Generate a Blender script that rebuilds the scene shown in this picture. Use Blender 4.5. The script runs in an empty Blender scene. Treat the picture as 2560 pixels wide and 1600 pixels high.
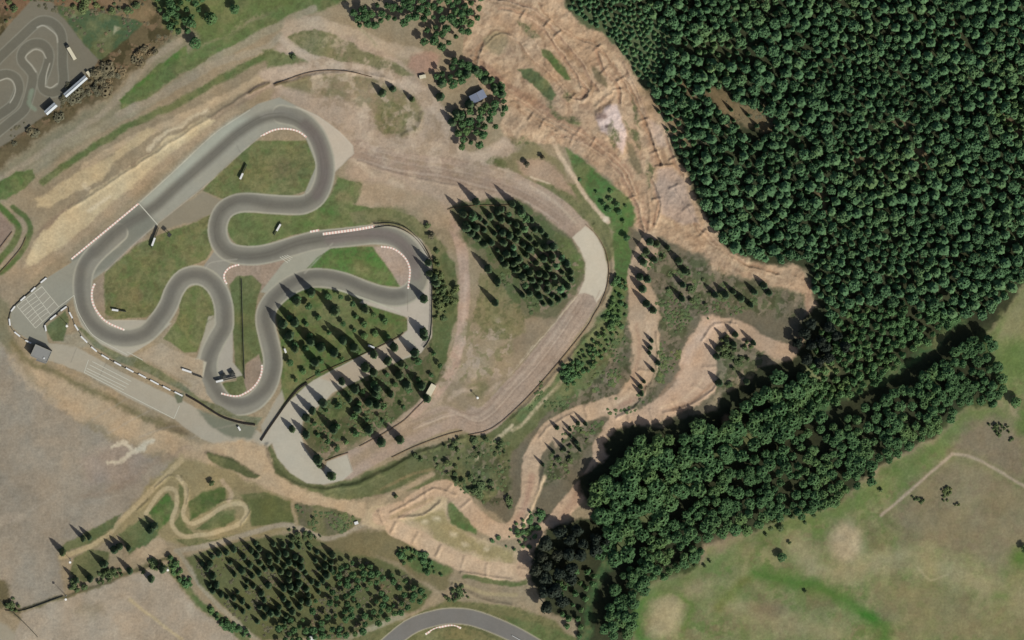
import bpy, math, random
import numpy as np
from mathutils import Vector, Matrix
random.seed(7); rng = np.random.default_rng(7)
S = 0.3                                   # metres per photograph pixel (2560 wide)
scene = bpy.context.scene
col = scene.collection
R = math.radians

# ------------------------------------------------------------------ camera
D = 3000.0; TILT = R(8.5)
cdir = Vector((-0.60*math.sin(TILT), 0.80*math.sin(TILT), math.cos(TILT))).normalized()
cpos = cdir*D
zc = cdir; xc = Vector((0, 1, 0)).cross(zc).normalized(); yc = zc.cross(xc).normalized()
cam = bpy.data.objects.new('camera', bpy.data.cameras.new('camera')); col.objects.link(cam)
cam.matrix_world = Matrix(((xc.x, yc.x, zc.x, cpos.x), (xc.y, yc.y, zc.y, cpos.y), (xc.z, yc.z, zc.z, cpos.z), (0, 0, 0, 1)))
FW = 2560*S
cam.data.sensor_width = 36.0; cam.data.lens = 36.0*D/FW
cam.data.clip_start = 100; cam.data.clip_end = 30000
scene.camera = cam

def W(x, y):
    """photograph pixel -> point of the ground plane"""
    u = (x-1280)*S/D; v = -(y-800)*S/D
    d = xc*u + yc*v - zc
    t = -cpos.z/d.z
    p = cpos + d*t
    return (p.x, p.y)

PRE = {'A': (0, 0, .52914), 'B': (1280, 0, .52914), 'C': (0, 800, .52914), 'D': (1280, 800, .52914),
       'F': (0, 0, 1.0583), 'E': (0, 680, .13228), 'P': (0, 0, 1.0),
       'a': (0, 0, .26457), 'G': (0, 800, .13228), 'H': (0, 400, .26457), 'I': (640, 400, .26457),
       'J': (640, 800, .26457), 'K': (0, 800, .26457), 'L': (0, 1200, .26457), 'N': (640, 0, .26457), 'Q': (1280, 400, .26457), 'R': (1280, 800, .26457)}
def pix(s):
    """'A 10,20 30,40 C 5,6' -> pixel list; a letter picks the local frame"""
    out = []; ox, oy, k = PRE['P']
    for t in s.split():
        if t in PRE: ox, oy, k = PRE[t]; continue
        x, y = t.split(','); out.append((ox+float(x)*k, oy+float(y)*k))
    return out
def wpts(s): return [W(*p) for p in pix(s)]
def smooth(P, n=3):
    P = [np.array(p, float) for p in P]
    if len(P) < 3: return [tuple(p) for p in P]
    Q = [2*P[0]-P[1]] + P + [2*P[-1]-P[-2]]; out = []
    for i in range(1, len(Q)-2):
        a, b, c, d = Q[i-1:i+3]
        for k in range(n):
            t = k/n
            out.append(tuple(.5*((2*b)+(c-a)*t+(2*a-5*b+4*c-d)*t*t+(3*b-a-3*c+d)*t**3)))
    out.append(tuple(P[-1])); return out

# ------------------------------------------------------------------ noise
def vnoise(X, Y, s, seed):
    r = np.random.default_rng(seed).random((256, 256))
    x = X/s + 1000.3; y = Y/s + 1000.7
    i = np.floor(x).astype(int); j = np.floor(y).astype(int); fx = x-i; fy = y-j
    fx = fx*fx*(3-2*fx); fy = fy*fy*(3-2*fy)
    g = lambda a, b: r[(a) % 256, (b) % 256]
    return (g(i, j)*(1-fx)+g(i+1, j)*fx)*(1-fy) + (g(i, j+1)*(1-fx)+g(i+1, j+1)*fx)*fy - .5
def fbm(X, Y, s, seed, o=4):
    v = 0; a = 1
    for k in range(o): v = v + a*vnoise(X, Y, s/2**k, seed+k*7); a *= .55
    return v

def lin(c):
    c = np.array(c, float)/255
    return np.where(c <= .04045, c/12.92, ((c+.055)/1.055)**2.4)
KEXP = 1.30                                # displayed sunlit ground = albedo * KEXP
def alb(c): return lin(c)/KEXP

def resample_(P, d):
    out = [P[0]]; acc = 0
    for a, b in zip(P[:-1], P[1:]):
        L = math.hypot(b[0]-a[0], b[1]-a[1]); acc += L
        if acc > d: out.append(b); acc = 0
    return out
# ------------------------------------------------------------------ ground grid
STEP = .62
gx = np.arange(-425, 425.01, STEP); gy = np.arange(-300, 300.01, STEP)
far = np.array([6, 14, 30, 60, 120, 250, 500, 1000, 2000, 4000, 9000.])
xs = np.concatenate([-425-far[::-1], gx, 425+far]); ys = np.concatenate([-300-far[::-1], gy, 300+far])
X, Y = np.meshgrid(xs, ys)
NY, NX = X.shape
COL = np.empty((NY, NX, 3)); COL[:] = alb((146, 132, 106))
CLS = np.zeros((NY, NX), np.int8)
Hh = np.zeros((NY, NX))
W1 = fbm(X, Y, 9, 11); W2 = fbm(X, Y, 9, 91)
W3 = fbm(X, Y, 2.2, 31, 2); W4 = fbm(X, Y, 2.2, 47, 2)

def region(P, m):
    P = np.array(P); x0, y0 = P.min(0)-m; x1, y1 = P.max(0)+m
    i0, i1 = np.searchsorted(xs, [x0, x1]); j0, j1 = np.searchsorted(ys, [y0, y1])
    i1 = max(i1, i0+1); j1 = max(j1, j0+1)
    return slice(j0, j1), slice(i0, i1)
def segdist(x, y, P, closed):
    n = len(P); d = np.full(x.shape, 1e9)
    for k in range(n if closed else n-1):
        ax, ay = P[k]; bx, by = P[(k+1) % n]; dx, dy = bx-ax, by-ay; L = dx*dx+dy*dy+1e-9
        t = np.clip(((x-ax)*dx+(y-ay)*dy)/L, 0, 1)
        d = np.minimum(d, (x-ax-t*dx)**2+(y-ay-t*dy)**2)
    return np.sqrt(d)
def inside(x, y, P):
    r = np.zeros(x.shape, bool); n = len(P)
    for k in range(n):
        ax, ay = P[k]; bx, by = P[(k+1) % n]
        if ay == by: continue
        r ^= ((ay > y) != (by > y)) & (x < (bx-ax)*(y-ay)/(by-ay)+ax)
    return r
def mask(P, f, warp, width=None):
    m = f+warp*1.6+2+(width or 0)/2
    sl = region(P, m)
    x = X[sl]+warp*(W1[sl]+.5*W3[sl]); y = Y[sl]+warp*(W2[sl]+.5*W4[sl])
    if width is None:
        d = segdist(x, y, P, True); d = np.where(inside(x, y, P), d, -d)
    else: d = width/2-segdist(x, y, P, False)
    t = np.clip((d+f)/(2*f), 0, 1); return sl, t*t*(3-2*t)
GROUND, LOT, TRACK, DIRT, PATH, GRASS, KART, PAVED, GOLF = range(9)
def paint(sl, a, c, cls, op=1.0):
    COL[sl] += (a*op)[..., None]*(alb(c)-COL[sl])
    if cls is not None: CLS[sl][a > .5] = cls
def poly(s, c, cls=None, f=1.2, warp=2.5, op=1.0):
    sl, a = mask(wpts(s), f, warp); paint(sl, a, c, cls, op)
def stroke(s, w, c, cls=None, f=1.0, warp=.0, op=1.0, n=4):
    """w in photograph pixels"""
    sl, a = mask(smooth(wpts(s), n), f, warp, w*S); paint(sl, a, c, cls, op)
def blob(s, rx, ry, c, cls=None, f=2.0, warp=2., op=1., rot=0):
    (cx, cy), = pix(s); n = 18
    P = [W(cx+rx*math.cos(t)*math.cos(rot)-ry*math.sin(t)*math.sin(rot), cy+rx*math.cos(t)*math.sin(rot)+ry*math.sin(t)*math.cos(rot)) for t in [2*math.pi*k/n for k in range(n)]]
    sl, a = mask(P, f, warp); paint(sl, a, c, cls, op)
def berm(s, w, h, f=None, warp=1.0):
    P = smooth(wpts(s), 3); f = f or w*S/2
    sl, a = mask(P, f, warp, w*S*.6); Hh[sl] += a*h
def mound(s, h, f=4., warp=1.5):
    sl, a = mask(wpts(s), f, warp); Hh[sl] += a*h

def mottle(s, c, scale=4., thr=.05, seed=5, op=.8, f=3, warp=3, soft_=.15):
    sl, a = mask(wpts(s), f, warp); m = np.clip((fbm(X[sl], Y[sl], scale, 1000+seed, 4)-thr)/soft_+.5, 0, 1); paint(sl, a*m*m*(3-2*m), c, None, op)
#PAINT
exec_paint = True
# --- north west: kart paddock and scrub
poly('A -60,-60 1060,-60 880,190 0,800 -60,830', (98, 88, 64), GROUND, 3, 5)
mottle('A -60,-60 1060,-60 880,190 620,330 300,560 0,700 -60,700', (66, 62, 40), 6, .05, 71, .8); mottle('A -60,-60 1060,-60 880,190 620,330 300,560 0,700', (126, 106, 82), 5, .2, 73, .7)
poly('A 700,-60 1500,-60 1500,30 1250,60 900,260 800,150', (98, 112, 66), GRASS, 3, 4)
blob('A 380,20', 120, 22, (132, 106, 82), None, 5, 6, .6)
blob('A 60,20', 50, 30, (128, 98, 76), None, 5, 6, .6)
blob('A 640,60', 60, 25, (136, 118, 88), None, 5, 6, .6)
poly('a -200,500 -200,1500 0,1390 200,1260 400,1110 560,1010 600,940 760,760 880,650 930,560 700,290 560,120 500,20 300,0 90,230 0,340', (116, 111, 95), PAVED, .8, .8)
poly('a 540,50 900,110 1300,190 1350,225 1200,380 1060,480 940,570 800,430 700,290 560,120', (72, 90, 62), GRASS, 1, 1)
poly('a 1080,240 1150,260 1100,300 1065,335', (140, 140, 112), None, .8, 1)
blob('a 690,155', 9, 5, (110, 120, 90), None, 1, 1); blob('a 960,380', 8, 5, (112, 120, 92), None, 1, 1); blob('a 910,430', 10, 8, (96, 108, 74), None, 1, 1)
K1 = 'a -60,610 0,540 200,350 330,230 410,195 500,220 570,300 590,420 590,600 600,760 570,840 490,875 410,840 400,760 440,650 465,540 450,470 400,420 330,410 260,440 210,500 210,580 270,650 310,720 290,850 260,960 220,1050 100,1150 -60,1280'
K2 = 'a -60,730 60,700 150,740 180,830 150,930 100,1010 -60,1120'
for k in (K1, K2):
    stroke(k, 26, (136, 134, 118), KART, .5, 0)
    stroke(k, 22, (104, 101, 87), KART, .6, 0)
stroke('a 300,860 280,980 330,1030', 10, (128, 140, 118), None, 1, 1, .7)
for s_ in ('a 350,260 400,240 450,262 530,330 545,400', 'a 435,550 400,490 340,467 290,490 240,545 300,620 340,680', 'a 0,762 70,740 120,770 145,840 130,910 95,970', 'a 430,800 440,700 470,600', 'a 430,815 480,830 540,790'):
    stroke(s_, 2.6, (172, 168, 150), None, .4, 0, .9)
# diagonal strips between the paddock and the circuit
stroke('A -60,930 0,880 300,660 600,480 760,310 880,180', 60, (128, 122, 98), GROUND, 3, 2)
stroke('A -60,900 0,850 200,720 500,520 700,300 850,190', 16, (146, 136, 114), PATH, 1.5, 1.5)
poly('A 880,215 890,260 730,410 610,525 565,470 650,390 760,300', (78, 108, 54), GRASS, 1, 1.5)
stroke('A 600,500 750,380 900,290 1100,190 1330,70 1500,20 1650,-40', 34, (94, 110, 66), GRASS, 2, 2)
stroke('A 1480,40 1300,130 1000,290 760,450 560,560 300,690 100,850 -40,960', 20, (142, 134, 110), PATH, 1.2, 1.5)
stroke('A 1330,160 1250,230 1000,310 800,430 560,540', 17, (148, 138, 116), PATH, 1.2, 1)
stroke('A 1250,270 1050,370 850,480 600,600 400,720 200,860', 17, (92, 106, 64), GRASS, 1.5, 1.5)
stroke('A 1300,330 1100,440 850,560 600,670 400,790', 18, (172, 154, 124), PATH, 1.5, 2)
poly('H 1050,-30 850,60 700,130 330,380 360,450 500,440 700,310 950,200 1080,30 1500,-300 1400,-320', (182, 164, 128), GROUND, 1.3, 2)
stroke('A 1280,385 1150,470 950,600 700,740 500,880 320,1000 200,1100 160,1250', 18, (138, 122, 100), PATH, 1.2, 1.2)
poly('A 1020,560 940,660 700,850 480,1010 330,1140 180,1240 110,1270 170,1130 240,1060 420,910 620,780 800,650 960,560', (188, 170, 134), GROUND, 1.2, 2.2)
stroke('A 1120,520 900,680 640,890 400,1100 150,1290 0,1380', 20, (160, 142, 114), PATH, 2, 2)
stroke('A 1180,450 1270,400 1330,420 1300,460', 20, (158, 140, 118), PATH, 2, 2)
poly('A -40,1511 -40,1180 60,1060 130,1000 140,1080 100,1230 150,1290 100,1400 0,1511', (150, 136, 112), LOT, 3, 3)
stroke('A 60,980 130,1040 140,1110 80,1220 0,1290', 13, (88, 104, 62), GRASS, 1, 1)
poly('A -30,960 60,1080 -30,1230', (142, 124, 108), LOT, 1, 1)
stroke('A -20,960 40,1020 90,1080 60,1150 -20,1250', 16, (80, 102, 54), GRASS, 1, 1)
poly('A 0,860 80,810 150,800 165,840 110,900 30,940 -20,950', (80, 106, 58), GRASS, 1, 1.5)
for s_ in ('A 400,870 420,890', 'A 700,700 800,620 980,520', 'A 420,1000 520,930'):
    stroke(s_, 8, (206, 190, 158), None, 1.5, 2, .7)
# --- big dirt area north of the circuit
poly('A 1250,330 1340,180 1350,110 1500,90 1700,160 1850,250 1950,330 2050,440 2120,600 2200,740 2419,640 2500,640 2500,1100 2250,1100 2050,960 1900,860 1700,760 1560,590 1400,500 1290,420', (168, 150, 128), LOT, 3, 3)
poly('A 1330,190 1420,140 1560,150 1700,230 1850,290 1960,350 1900,360 1700,310 1480,260 1360,230', (122, 118, 86), GRASS, 1.5, 2)
poly('A 1240,240 1300,235 1440,270 1460,300 1330,310 1260,320', (108, 114, 76), GRASS, 1.5, 2)
poly('A 1310,400 1450,355 1620,345 1760,360 1860,390 1960,450 2000,540 1990,620 1900,650 1850,600 1740,500 1600,460 1420,440', (124, 116, 86), GROUND, 2.5, 3)
blob('A 1850,560', 45, 42, (120, 114, 80), GRASS, 3, 3); blob('A 1700,440', 40, 30, (130, 124, 100), None, 4, 3)
stroke('A 1920,520 1980,560 1960,620 1900,640', 8, (110, 104, 76), None, 1.5, 1.5)
stroke('A 1300,400 1400,375 1500,350 1640,342 1760,355 1850,380', 7, (98, 88, 64), None, 1, .6)
stroke('A 1180,440 1270,392', 5, (104, 94, 70), None, 1, .6)
stroke('A 1250,350 1380,350 1500,320 1700,330 1880,380 2010,450 2100,560 2160,700 2250,740 2419,660 B 40,620', 26, (178, 160, 138), PATH, 2, 1.5)
stroke('A 1340,190 1400,240 1480,280 1600,310', 22, (176, 160, 138), PATH, 1.5, 1)
stroke('A 1360,130 1500,110 1700,170 1850,230 1980,260', 26, (172, 156, 132), PATH, 2, 2)
stroke('A 1630,20 1700,130 1780,210', 6, (158, 148, 120), None, 1.2, 1)
poly('A 1940,270 2040,240 2080,260 2060,330 1980,360 1930,310', (160, 132, 112), GROUND, 2, 2)
blob('A 2090,110', 10, 12, (150, 132, 110), None, 2, 2)
stroke('A 1700,720 1900,780 2100,800 2300,850 2419,880', 62, (154, 134, 114), DIRT, 3, 1.5)
stroke('A 1680,800 1900,900 2100,1000', 40, (168, 148, 124), GROUND, 4, 4)
for s_ in ('A 1670,760 1760,820', 'A 1850,850 1950,930', 'A 1720,900 1900,930 2000,980', 'A 1750,980 1900,880'):
    stroke(s_, 9, (190, 172, 146), None, 2.5, 3, .7)
# --- moto clearing
CL = 'B -260,-60 240,-60 250,40 330,110 430,150 500,230 560,320 640,440 720,580 760,720 830,830 880,960 960,1080 1000,1180 1080,1220 1200,1250 1370,1260 1400,1330 1440,1450 1400,1470 1370,1380 1230,1350 1080,1300 950,1280 900,1210 780,1170 690,1110 640,1140 590,1080 580,980 520,890 400,790 300,720 220,680 0,680 -60,600 -30,500 -150,400 -240,240 -200,100'
poly(CL, (172, 147, 119), DIRT, 1.2, 3)
for s_, w_, c_ in (('B -160,300 -130,200 -60,130 0,200 60,260 130,330 220,400', 16, (154, 130, 102)),
                   ('B -100,-40 20,20 140,70 210,160 260,240 330,310 370,390 350,440 290,440', 24, (152, 126, 98)),
                   ('B -180,260 -100,350 0,430 120,500 260,590 400,680 500,770 560,880 610,1000 620,1090', 26, (156, 126, 102)),
                   ('B 100,120 180,240 260,360 300,440', 14, (150, 124, 96)),
                   ('B 480,260 560,380 610,520 650,640 680,780', 20, (162, 134, 108)),
                   ('B 200,400 240,470 330,500 400,520 430,440 480,380', 16, (168, 140, 114)),
                   ('B 200,630 330,640 450,730', 20, (160, 132, 106)),
                   ('B 700,700 740,800 760,850', 8, (146, 122, 98))):
    stroke(s_, w_, c_, None, 2, 2, .8)
for s_, w_ in (('B 120,30 200,110 240,200 330,170', 14), ('B 270,380 320,420', 12), ('B 400,200 470,260 520,360 430,440', 18), ('B 600,600 640,780 560,860', 9),
               ('B -20,640 120,640 180,600', 16), ('B 690,960 680,1060 650,1150 610,1260', 7), ('B 540,880 600,1000 600,1080', 8), ('B -80,230 -20,170 30,190', 8), ('B 420,440 390,530', 14),
               ('B 900,1050 1040,1200 1100,1240', 40), ('B 700,1030 760,1060', 12)):
    stroke(s_, w_, (194, 170, 138), None, 2, 2.5, .75)

LANES = ['B -180,300 -150,220 -70,150 10,180 60,240 140,320 230,400 300,470', 'B -60,40 40,60 120,110 190,200 250,280 310,360 350,420 320,470 250,450', 'B -110,-20 0,10 110,50 200,140 270,230 340,320 400,420', 'B 130,20 220,120 300,180 400,220 470,300 540,420 590,520',
         'B -150,330 -60,410 60,480 180,560 320,630 440,710 520,800 570,900', 'B 240,640 360,690 470,770 540,870 590,980 610,1080', 'B 480,300 560,420 620,560 660,680 700,780', 'B 650,830 680,900 690,980 660,1060', 'B 760,880 820,980 900,1080 1000,1170 1100,1230', 'B 20,500 100,560 200,610',
         'B 400,240 430,330 500,400 500,480', 'B 720,640 760,740 800,820', 'B 860,1060 960,1160 1080,1240 1250,1290']
poly('B 250,700 330,750 450,850 560,940 592,1030 560,1100 500,1110 430,1040 330,880 280,780', (82, 112, 62), GRASS, 1.2, 1.5)
poly('B 330,880 420,1000 480,1110 500,1190 450,1250 430,1150 360,1050 200,930 40,840 30,830 160,850', (112, 112, 78), GRASS, 1.5, 1.5)
poly('B -140,790 -90,740 -20,745 40,690 110,670 160,720 250,780 260,860 330,960 200,880 60,840 -20,850 -140,835', (126, 118, 86), GROUND, 1.5, 2.5)
poly('B 20,760 150,750 240,820 300,930 180,870 60,830', (160, 138, 114), GROUND, 2, 2)
blob('B -80,780', 26, 20, (92, 96, 60), GRASS, 2, 2)
stroke('B 190,650 230,740 290,830 350,930 420,1010 455,1050', 10, (190, 170, 142), PATH, 1, 1)
blob('B 445,1035', 8, 7, (208, 192, 166), None, 1, 1)
stroke('B 90,835 180,870', 3, (196, 178, 150), None, .8, .5)
# --- brush between the rally loop and the forest
poly('B 560,1080 690,1120 900,1210 950,1290 1080,1310 1230,1360 1370,1390 1400,1511 D 1350,100 1180,210 1000,300 900,450 700,500 450,560 420,650 300,760 250,900 150,1000 60,1010 0,980 -100,900 C 2300,900 2250,760 2400,560 D 60,480 300,300 480,200 520,0 B 520,1400 540,1200', (108, 101, 82), GROUND, 2, 3)
poly('D 380,20 450,-60 B 560,1100 540,1300 545,1500 D 520,100 420,260 300,360 150,450 60,540 0,590 -60,600 -60,500 200,290', (92, 108, 70), GRASS, 2, 3)
poly('B 480,1100 550,1090 560,1250 520,1511 430,1511 470,1400 490,1300', (84, 108, 60), GRASS, 1, 1.5)
poly('C 1280,600 1310,650 1370,720 1450,770 1530,780 1700,740 1950,630 2190,545 2419,440 D 40,500 200,330 220,380 60,560 0,620 -20,760 C 2300,870 2100,760 1950,800 1750,830 1600,860 1450,830 1330,760 1260,680 1255,580', (100, 104, 70), GRASS, 1.5, 2)
stroke('C 1262,575 1275,650 1330,730 1420,790 1530,800 1680,770 1850,700 1960,640', 13, (78, 84, 54), GRASS, 1.2, 1)
stroke('C 1800,800 1950,730 2080,700', 7, (126, 116, 82), None, 1, 1)
stroke('C 2419,500 2330,580 2250,660', 8, (182, 170, 138), None, 1, 1)
stroke('D 280,250 160,370 60,480 0,520', 9, (168, 156, 124), None, 1.2, 1)
stroke('C 2040,730 1880,810 1760,880', 14, (160, 144, 116), PATH, 1.5, 1.5)
# --- rally loop
stroke('A 2250,820 2419,870 B 0,875 130,940 230,1010 310,1090', 62, (164, 145, 124), DIRT, 1, .6)
stroke('A 2300,860 2419,900 B 0,905 130,965 230,1040 290,1100', 30, (150, 130, 112), None, 3, 1, .7)
stroke('B 90,880 200,950 300,1050', 4, (182, 164, 140), None, 1, .5)
stroke('B 385,1340 350,1410 290,1500 D 160,170 0,350 -140,480 C 2150,450 1960,520 1800,600 1640,690', 66, (158, 141, 123), DIRT, 1, .6)
stroke('C 1640,690 1800,590 1960,510 2100,450', 24, (140, 124, 98), None, 3, 1, .6)
stroke('C 1700,560 1900,480 2050,380 2200,300', 40, (160, 143, 121), DIRT, 4, 2)
stroke('B 220,1500 300,1410 D -10,260 100,120', 2.5, (186, 172, 146), None, .5, .4)
poly('C 2110,280 2200,260 2419,260 2419,60 2230,0 2210,-60 2290,-60 B 0,1500 150,1500 D 200,0 0,250 C 2250,390 2190,440 2080,400', (142, 128, 104), GROUND, 2, 3)
poly('A 2240,1511 2270,1300 2340,1300 2419,1380 B 60,1490 D 60,60 C 2419,100 2300,60', (126, 118, 86), GRASS, 2, 3)
blob('C 2260,330', 26, 20, (118, 114, 84), None, 3, 3)
for s_ in ('C 2150,340 2250,330', 'C 2230,200 2250,260 2210,250', 'C 2300,350 2360,290', 'C 2120,380 2200,330'):
    stroke(s_, 9, (176, 158, 136), None, 2.5, 2.5, .7)
poly('A 2120,980 2180,955 2419,935 B 0,930 100,975 200,1060 285,1130 340,1230 345,1320 300,1400 200,1500 60,1500 A 2419,1400 2280,1250 2160,1090', (104, 102, 76), GROUND, 1.5, 2)
poly('B 200,1100 270,1130 330,1220 340,1290 260,1260 210,1180', (96, 110, 66), GRASS, 2, 2)
poly('B 285,1122 345,1068 385,1095 430,1170 452,1270 440,1370 400,1428 385,1400 345,1385 315,1392 345,1320 345,1240 320,1170', (192, 182, 160), PAVED, .7, .6)
# dirt road from the junction down the east side
stroke('A 1950,940 2080,1000 2150,1090 2185,1200 2195,1350 2190,1511 C 2190,0 2165,130 2130,250 2060,340 1960,440', 26, (170, 148, 128), PATH, 1.2, 1)
stroke('A 2200,1300 2195,1511 C 2195,60 2170,170', 8, (182, 160, 140), None, 1.2, .5)
poly('A 1800,860 2060,940 2130,1010 2140,1090 2060,1060 1960,990 1850,980 1700,960 1650,900', (160, 142, 116), GROUND, 3, 3)
poly('A 1600,840 1720,870 1680,950 1560,990 1540,940', (110, 114, 76), GRASS, 2, 2)
# --- grass inside the circuit
G_ = (107, 113, 74)
poly('A 960,900 1000,850 1130,730 1210,665 1450,665 1490,730 1500,800 1470,890 1380,925 1260,925 1120,915 1050,940', G_, GRASS, .8, .5)
poly('A 960,900 1060,960 1020,1010 780,1090 740,1060 860,960', (136, 128, 108), PAVED, 1.5, 1.5)
poly('A 1070,1060 1090,1015 1130,1000 1380,1015 1480,990 1570,920 1600,840 1680,860 1660,960 1820,1000 1750,1060 1500,1090 1370,1115 1200,1170 1130,1165 1085,1120', (98, 112, 68), GRASS, .8, .8)
poly('A 1010,1010 985,1080 1000,1180 970,1230 880,1262 820,1300 770,1370 755,1450 690,1500 500,1511 490,1400 490,1300 570,1220 650,1150 780,1100 900,1060', G_, GRASS, .8, 1)
poly('A 490,1290 500,1511 540,1505 430,1430 432,1360', (146, 130, 108), GROUND, 1.5, 1)
poly('A 560,1230 660,1160 700,1080 640,1130', (160, 142, 120), None, 1.5, 1)
poly('A 850,1420 880,1365 940,1340 1000,1390 1020,1500 C 990,0 930,150 870,155 800,100 770,90 830,10 A 845,1490', (104, 112, 68), GRASS, .8, .5)
poly('A 1060,1290 1080,1255 1200,1235 1345,1210 1350,1240 1240,1370 1140,1300 1085,1340', (154, 136, 116), GROUND, .8, .6)
poly('A 1085,1345 1120,1305 1190,1300 1235,1345 1215,1420 1205,1511 C 1215,60 1245,180 1230,260 1160,300 1120,290 1100,80 1098,-60', (96, 106, 68), GRASS, .8, .8)
poly('C 1160,210 1225,160 1245,230 1200,330 1150,340', (148, 130, 110), GROUND, 1, .8)
poly('C 1015,325 1060,296 1150,285 1165,330 1130,362 1070,352', (92, 102, 66), GRASS, .6, .3)
poly('C 1020,60 1100,60 1100,200 1150,260 1030,300 1000,250', (164, 158, 142), PAVED, .8, .5)
poly('C 930,180 985,-20 1050,-20 1030,60 985,130 980,190', (160, 154, 134), PAVED, .8, .5)
poly('A 1480,1210 1560,1170 1760,1165 1900,1355 1800,1350 1640,1290 1500,1265 1440,1270', (88, 116, 62), GRASS, .8, .5)
poly('A 1590,1190 1750,1170 1800,1240 1700,1220', (78, 114, 58), None, 2, 1)
blob('A 1700,1270', 26, 10, (112, 122, 80), None, 3, 2)
poly('A 1765,1165 1860,1160 1935,1220 1940,1345 1895,1355', (164, 146, 128), GROUND, 1.2, .8)
poly('A 1380,1370 1500,1355 1620,1375 1760,1425 1900,1480 1925,1511 C 1928,45 1740,150 1480,285 1390,370 1320,440 1330,300 1325,100 1305,0 A 1310,1430', (84, 104, 58), GRASS, .8, .6)
poly('C 1330,300 1480,270 1440,310 1340,420 1310,460', (108, 112, 72), GRASS, 1, 1)
poly('C 2050,60 2100,0 2120,100 2100,250 2030,330 1960,400 1860,480 1700,590 1545,668 1500,650 1440,570 1430,490 1560,370 1640,310 1890,190 1990,155', (92, 92, 64), GROUND, .8, .8)
poly('C 1500,640 1545,660 1700,590 1860,480 1800,470 1600,560', (142, 128, 106), None, 2, 2)
poly('C 1440,470 1560,390 1600,350 1700,330 1640,450 1500,520', (98, 108, 66), GRASS, 2, 2)
poly('A 2042,1260 2050,1210 2090,1170 2150,1240 2165,1400 2160,1511 C 2130,60 2110,200 2060,270 2030,180 2045,80 2042,-60', (84, 96, 60), GRASS, 1, 1.5)
poly('A 1650,1000 1800,980 1950,1020 2060,1120 2120,1180 2060,1230 1990,1130 1900,1070 1780,1050 1680,1060', (116, 114, 80), GRASS, 1.2, 1.5)
for s_, rx, ry, c_ in (('A 1330,790', 40, 26, (116, 104, 76)), ('A 1550,1000', 26, 9, (76, 114, 58)), ('A 1480,1060', 40, 7, (84, 114, 60)), ('A 620,1400', 30, 22, (114, 102, 74)),
                       ('A 700,1250', 40, 20, (96, 114, 64)), ('A 870,1180', 36, 16, (118, 118, 78)), ('C 900,50', 12, 9, (84, 102, 52)), ('A 1620,930', 16, 12, (142, 122, 92)),
                       ('C 1900,80', 20, 8, (104, 110, 68)), ('A 1470,760', 14, 26, (98, 118, 66)), ('A 1820,1000', 50, 8, (96, 106, 66))):
    blob(s_, rx, ry, c_, None, 4, 3, .7)

# --- patchy vegetation in the rough
SC1 = 'B 560,1080 690,1120 900,1210 950,1290 1080,1310 1230,1360 1370,1390 1400,1511 D 1350,100 1180,210 1000,300 900,450 700,500 450,560 420,650 300,760 250,900 150,1000 60,1010 0,980 -100,900 C 2300,900 2250,760 2400,560 D 60,480 300,300 480,200 520,0 B 520,1400 540,1200'
SC1 = 'B 640,1130 900,1230 1080,1320 1380,1400 1400,1500 1260,1500 1100,1480 950,1490 850,1511 D 780,150 650,380 560,430 640,250 690,120 690,0 B 680,1400 640,1250'
for q_, p_ in enumerate((SC1, 'D 480,60 550,-20 560,100 560,280 480,380 330,420 170,480 250,380 350,280', 'D 300,500 470,480 420,560 330,640 260,760 180,760 120,800 180,620', 'C 1960,620 2150,580 2400,580 2419,880 2250,860 2080,740',
                         'D 990,150 1060,90 1150,130 1250,190 1150,260 1040,330 960,420 980,280')):
    mottle(p_, (84, 92, 62), 7, .05, q_*11, .8); mottle(p_, (70, 74, 50), 3.2, .12, q_*11+3, .8); mottle(p_, (136, 124, 104), 4, .22, q_*11+5, .6)
mottle('A 1310,400 1450,355 1620,345 1860,390 1990,540 1990,620 1740,500', (140, 126, 96), 6, .1, 75, .6)
for q_, p_ in enumerate(('A 960,900 1000,850 1130,730 1210,665 1450,665 1500,800 1470,890 1260,925 1050,940', 'A 1010,1010 1000,1180 880,1262 755,1450 500,1511 490,1300 650,1150 900,1060', 'C 830,10 930,150 990,0 A 1020,1500 940,1340 850,1420',
                         'A 1380,1370 1620,1375 1925,1511 C 1740,150 1390,370 1320,440 1325,100 A 1310,1430')):
    mottle(p_, (122, 116, 76), 9, .1, q_*7+91, .55, 1, 1, .4); mottle(p_, (84, 104, 58), 7, .1, q_*7+95, .5, 1, 1, .4); mottle(p_, (98, 92, 62), 4, .25, q_*7+97, .5, 1, 1, .25)
mottle('C 2050,60 2100,250 1860,480 1545,668 1430,490 1640,310 1990,155', (72, 84, 50), 5, .05, 141, .8); mottle('C 2050,60 2100,250 1860,480 1545,668 1430,490 1640,310 1990,155', (124, 112, 88), 4, .2, 143, .7)
mottle('A 2180,955 2419,935 B 100,975 340,1230 300,1400 60,1500 A 2280,1250 2160,1090', (80, 94, 58), 5, .05, 151, .8); mottle('B 100,1100 340,1230 300,1400 60,1500', (146, 128, 110), 4, .15, 153, .7)
mottle('C 2210,0 2419,0 2419,260 2100,300 2000,430', (116, 114, 80), 7, .08, 161, .7); mottle('C 2210,0 2419,0 2419,260 2100,300 2000,430', (164, 148, 128), 5, .15, 163, .7)
mottle('C -60,200 400,440 850,700 560,930 280,1060 -60,1250', (130, 122, 100), 16, .1, 171, .6, 6, 5, .5); mottle('C -60,200 400,440 850,700 560,930 280,1060 -60,1250', (160, 150, 130), 10, .2, 173, .5, 6, 5, .4)
mottle('C 100,1385 600,1205 850,1270 1160,1540 60,1560', (142, 130, 108), 14, .1, 175, .5, 4, 4, .5)
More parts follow.
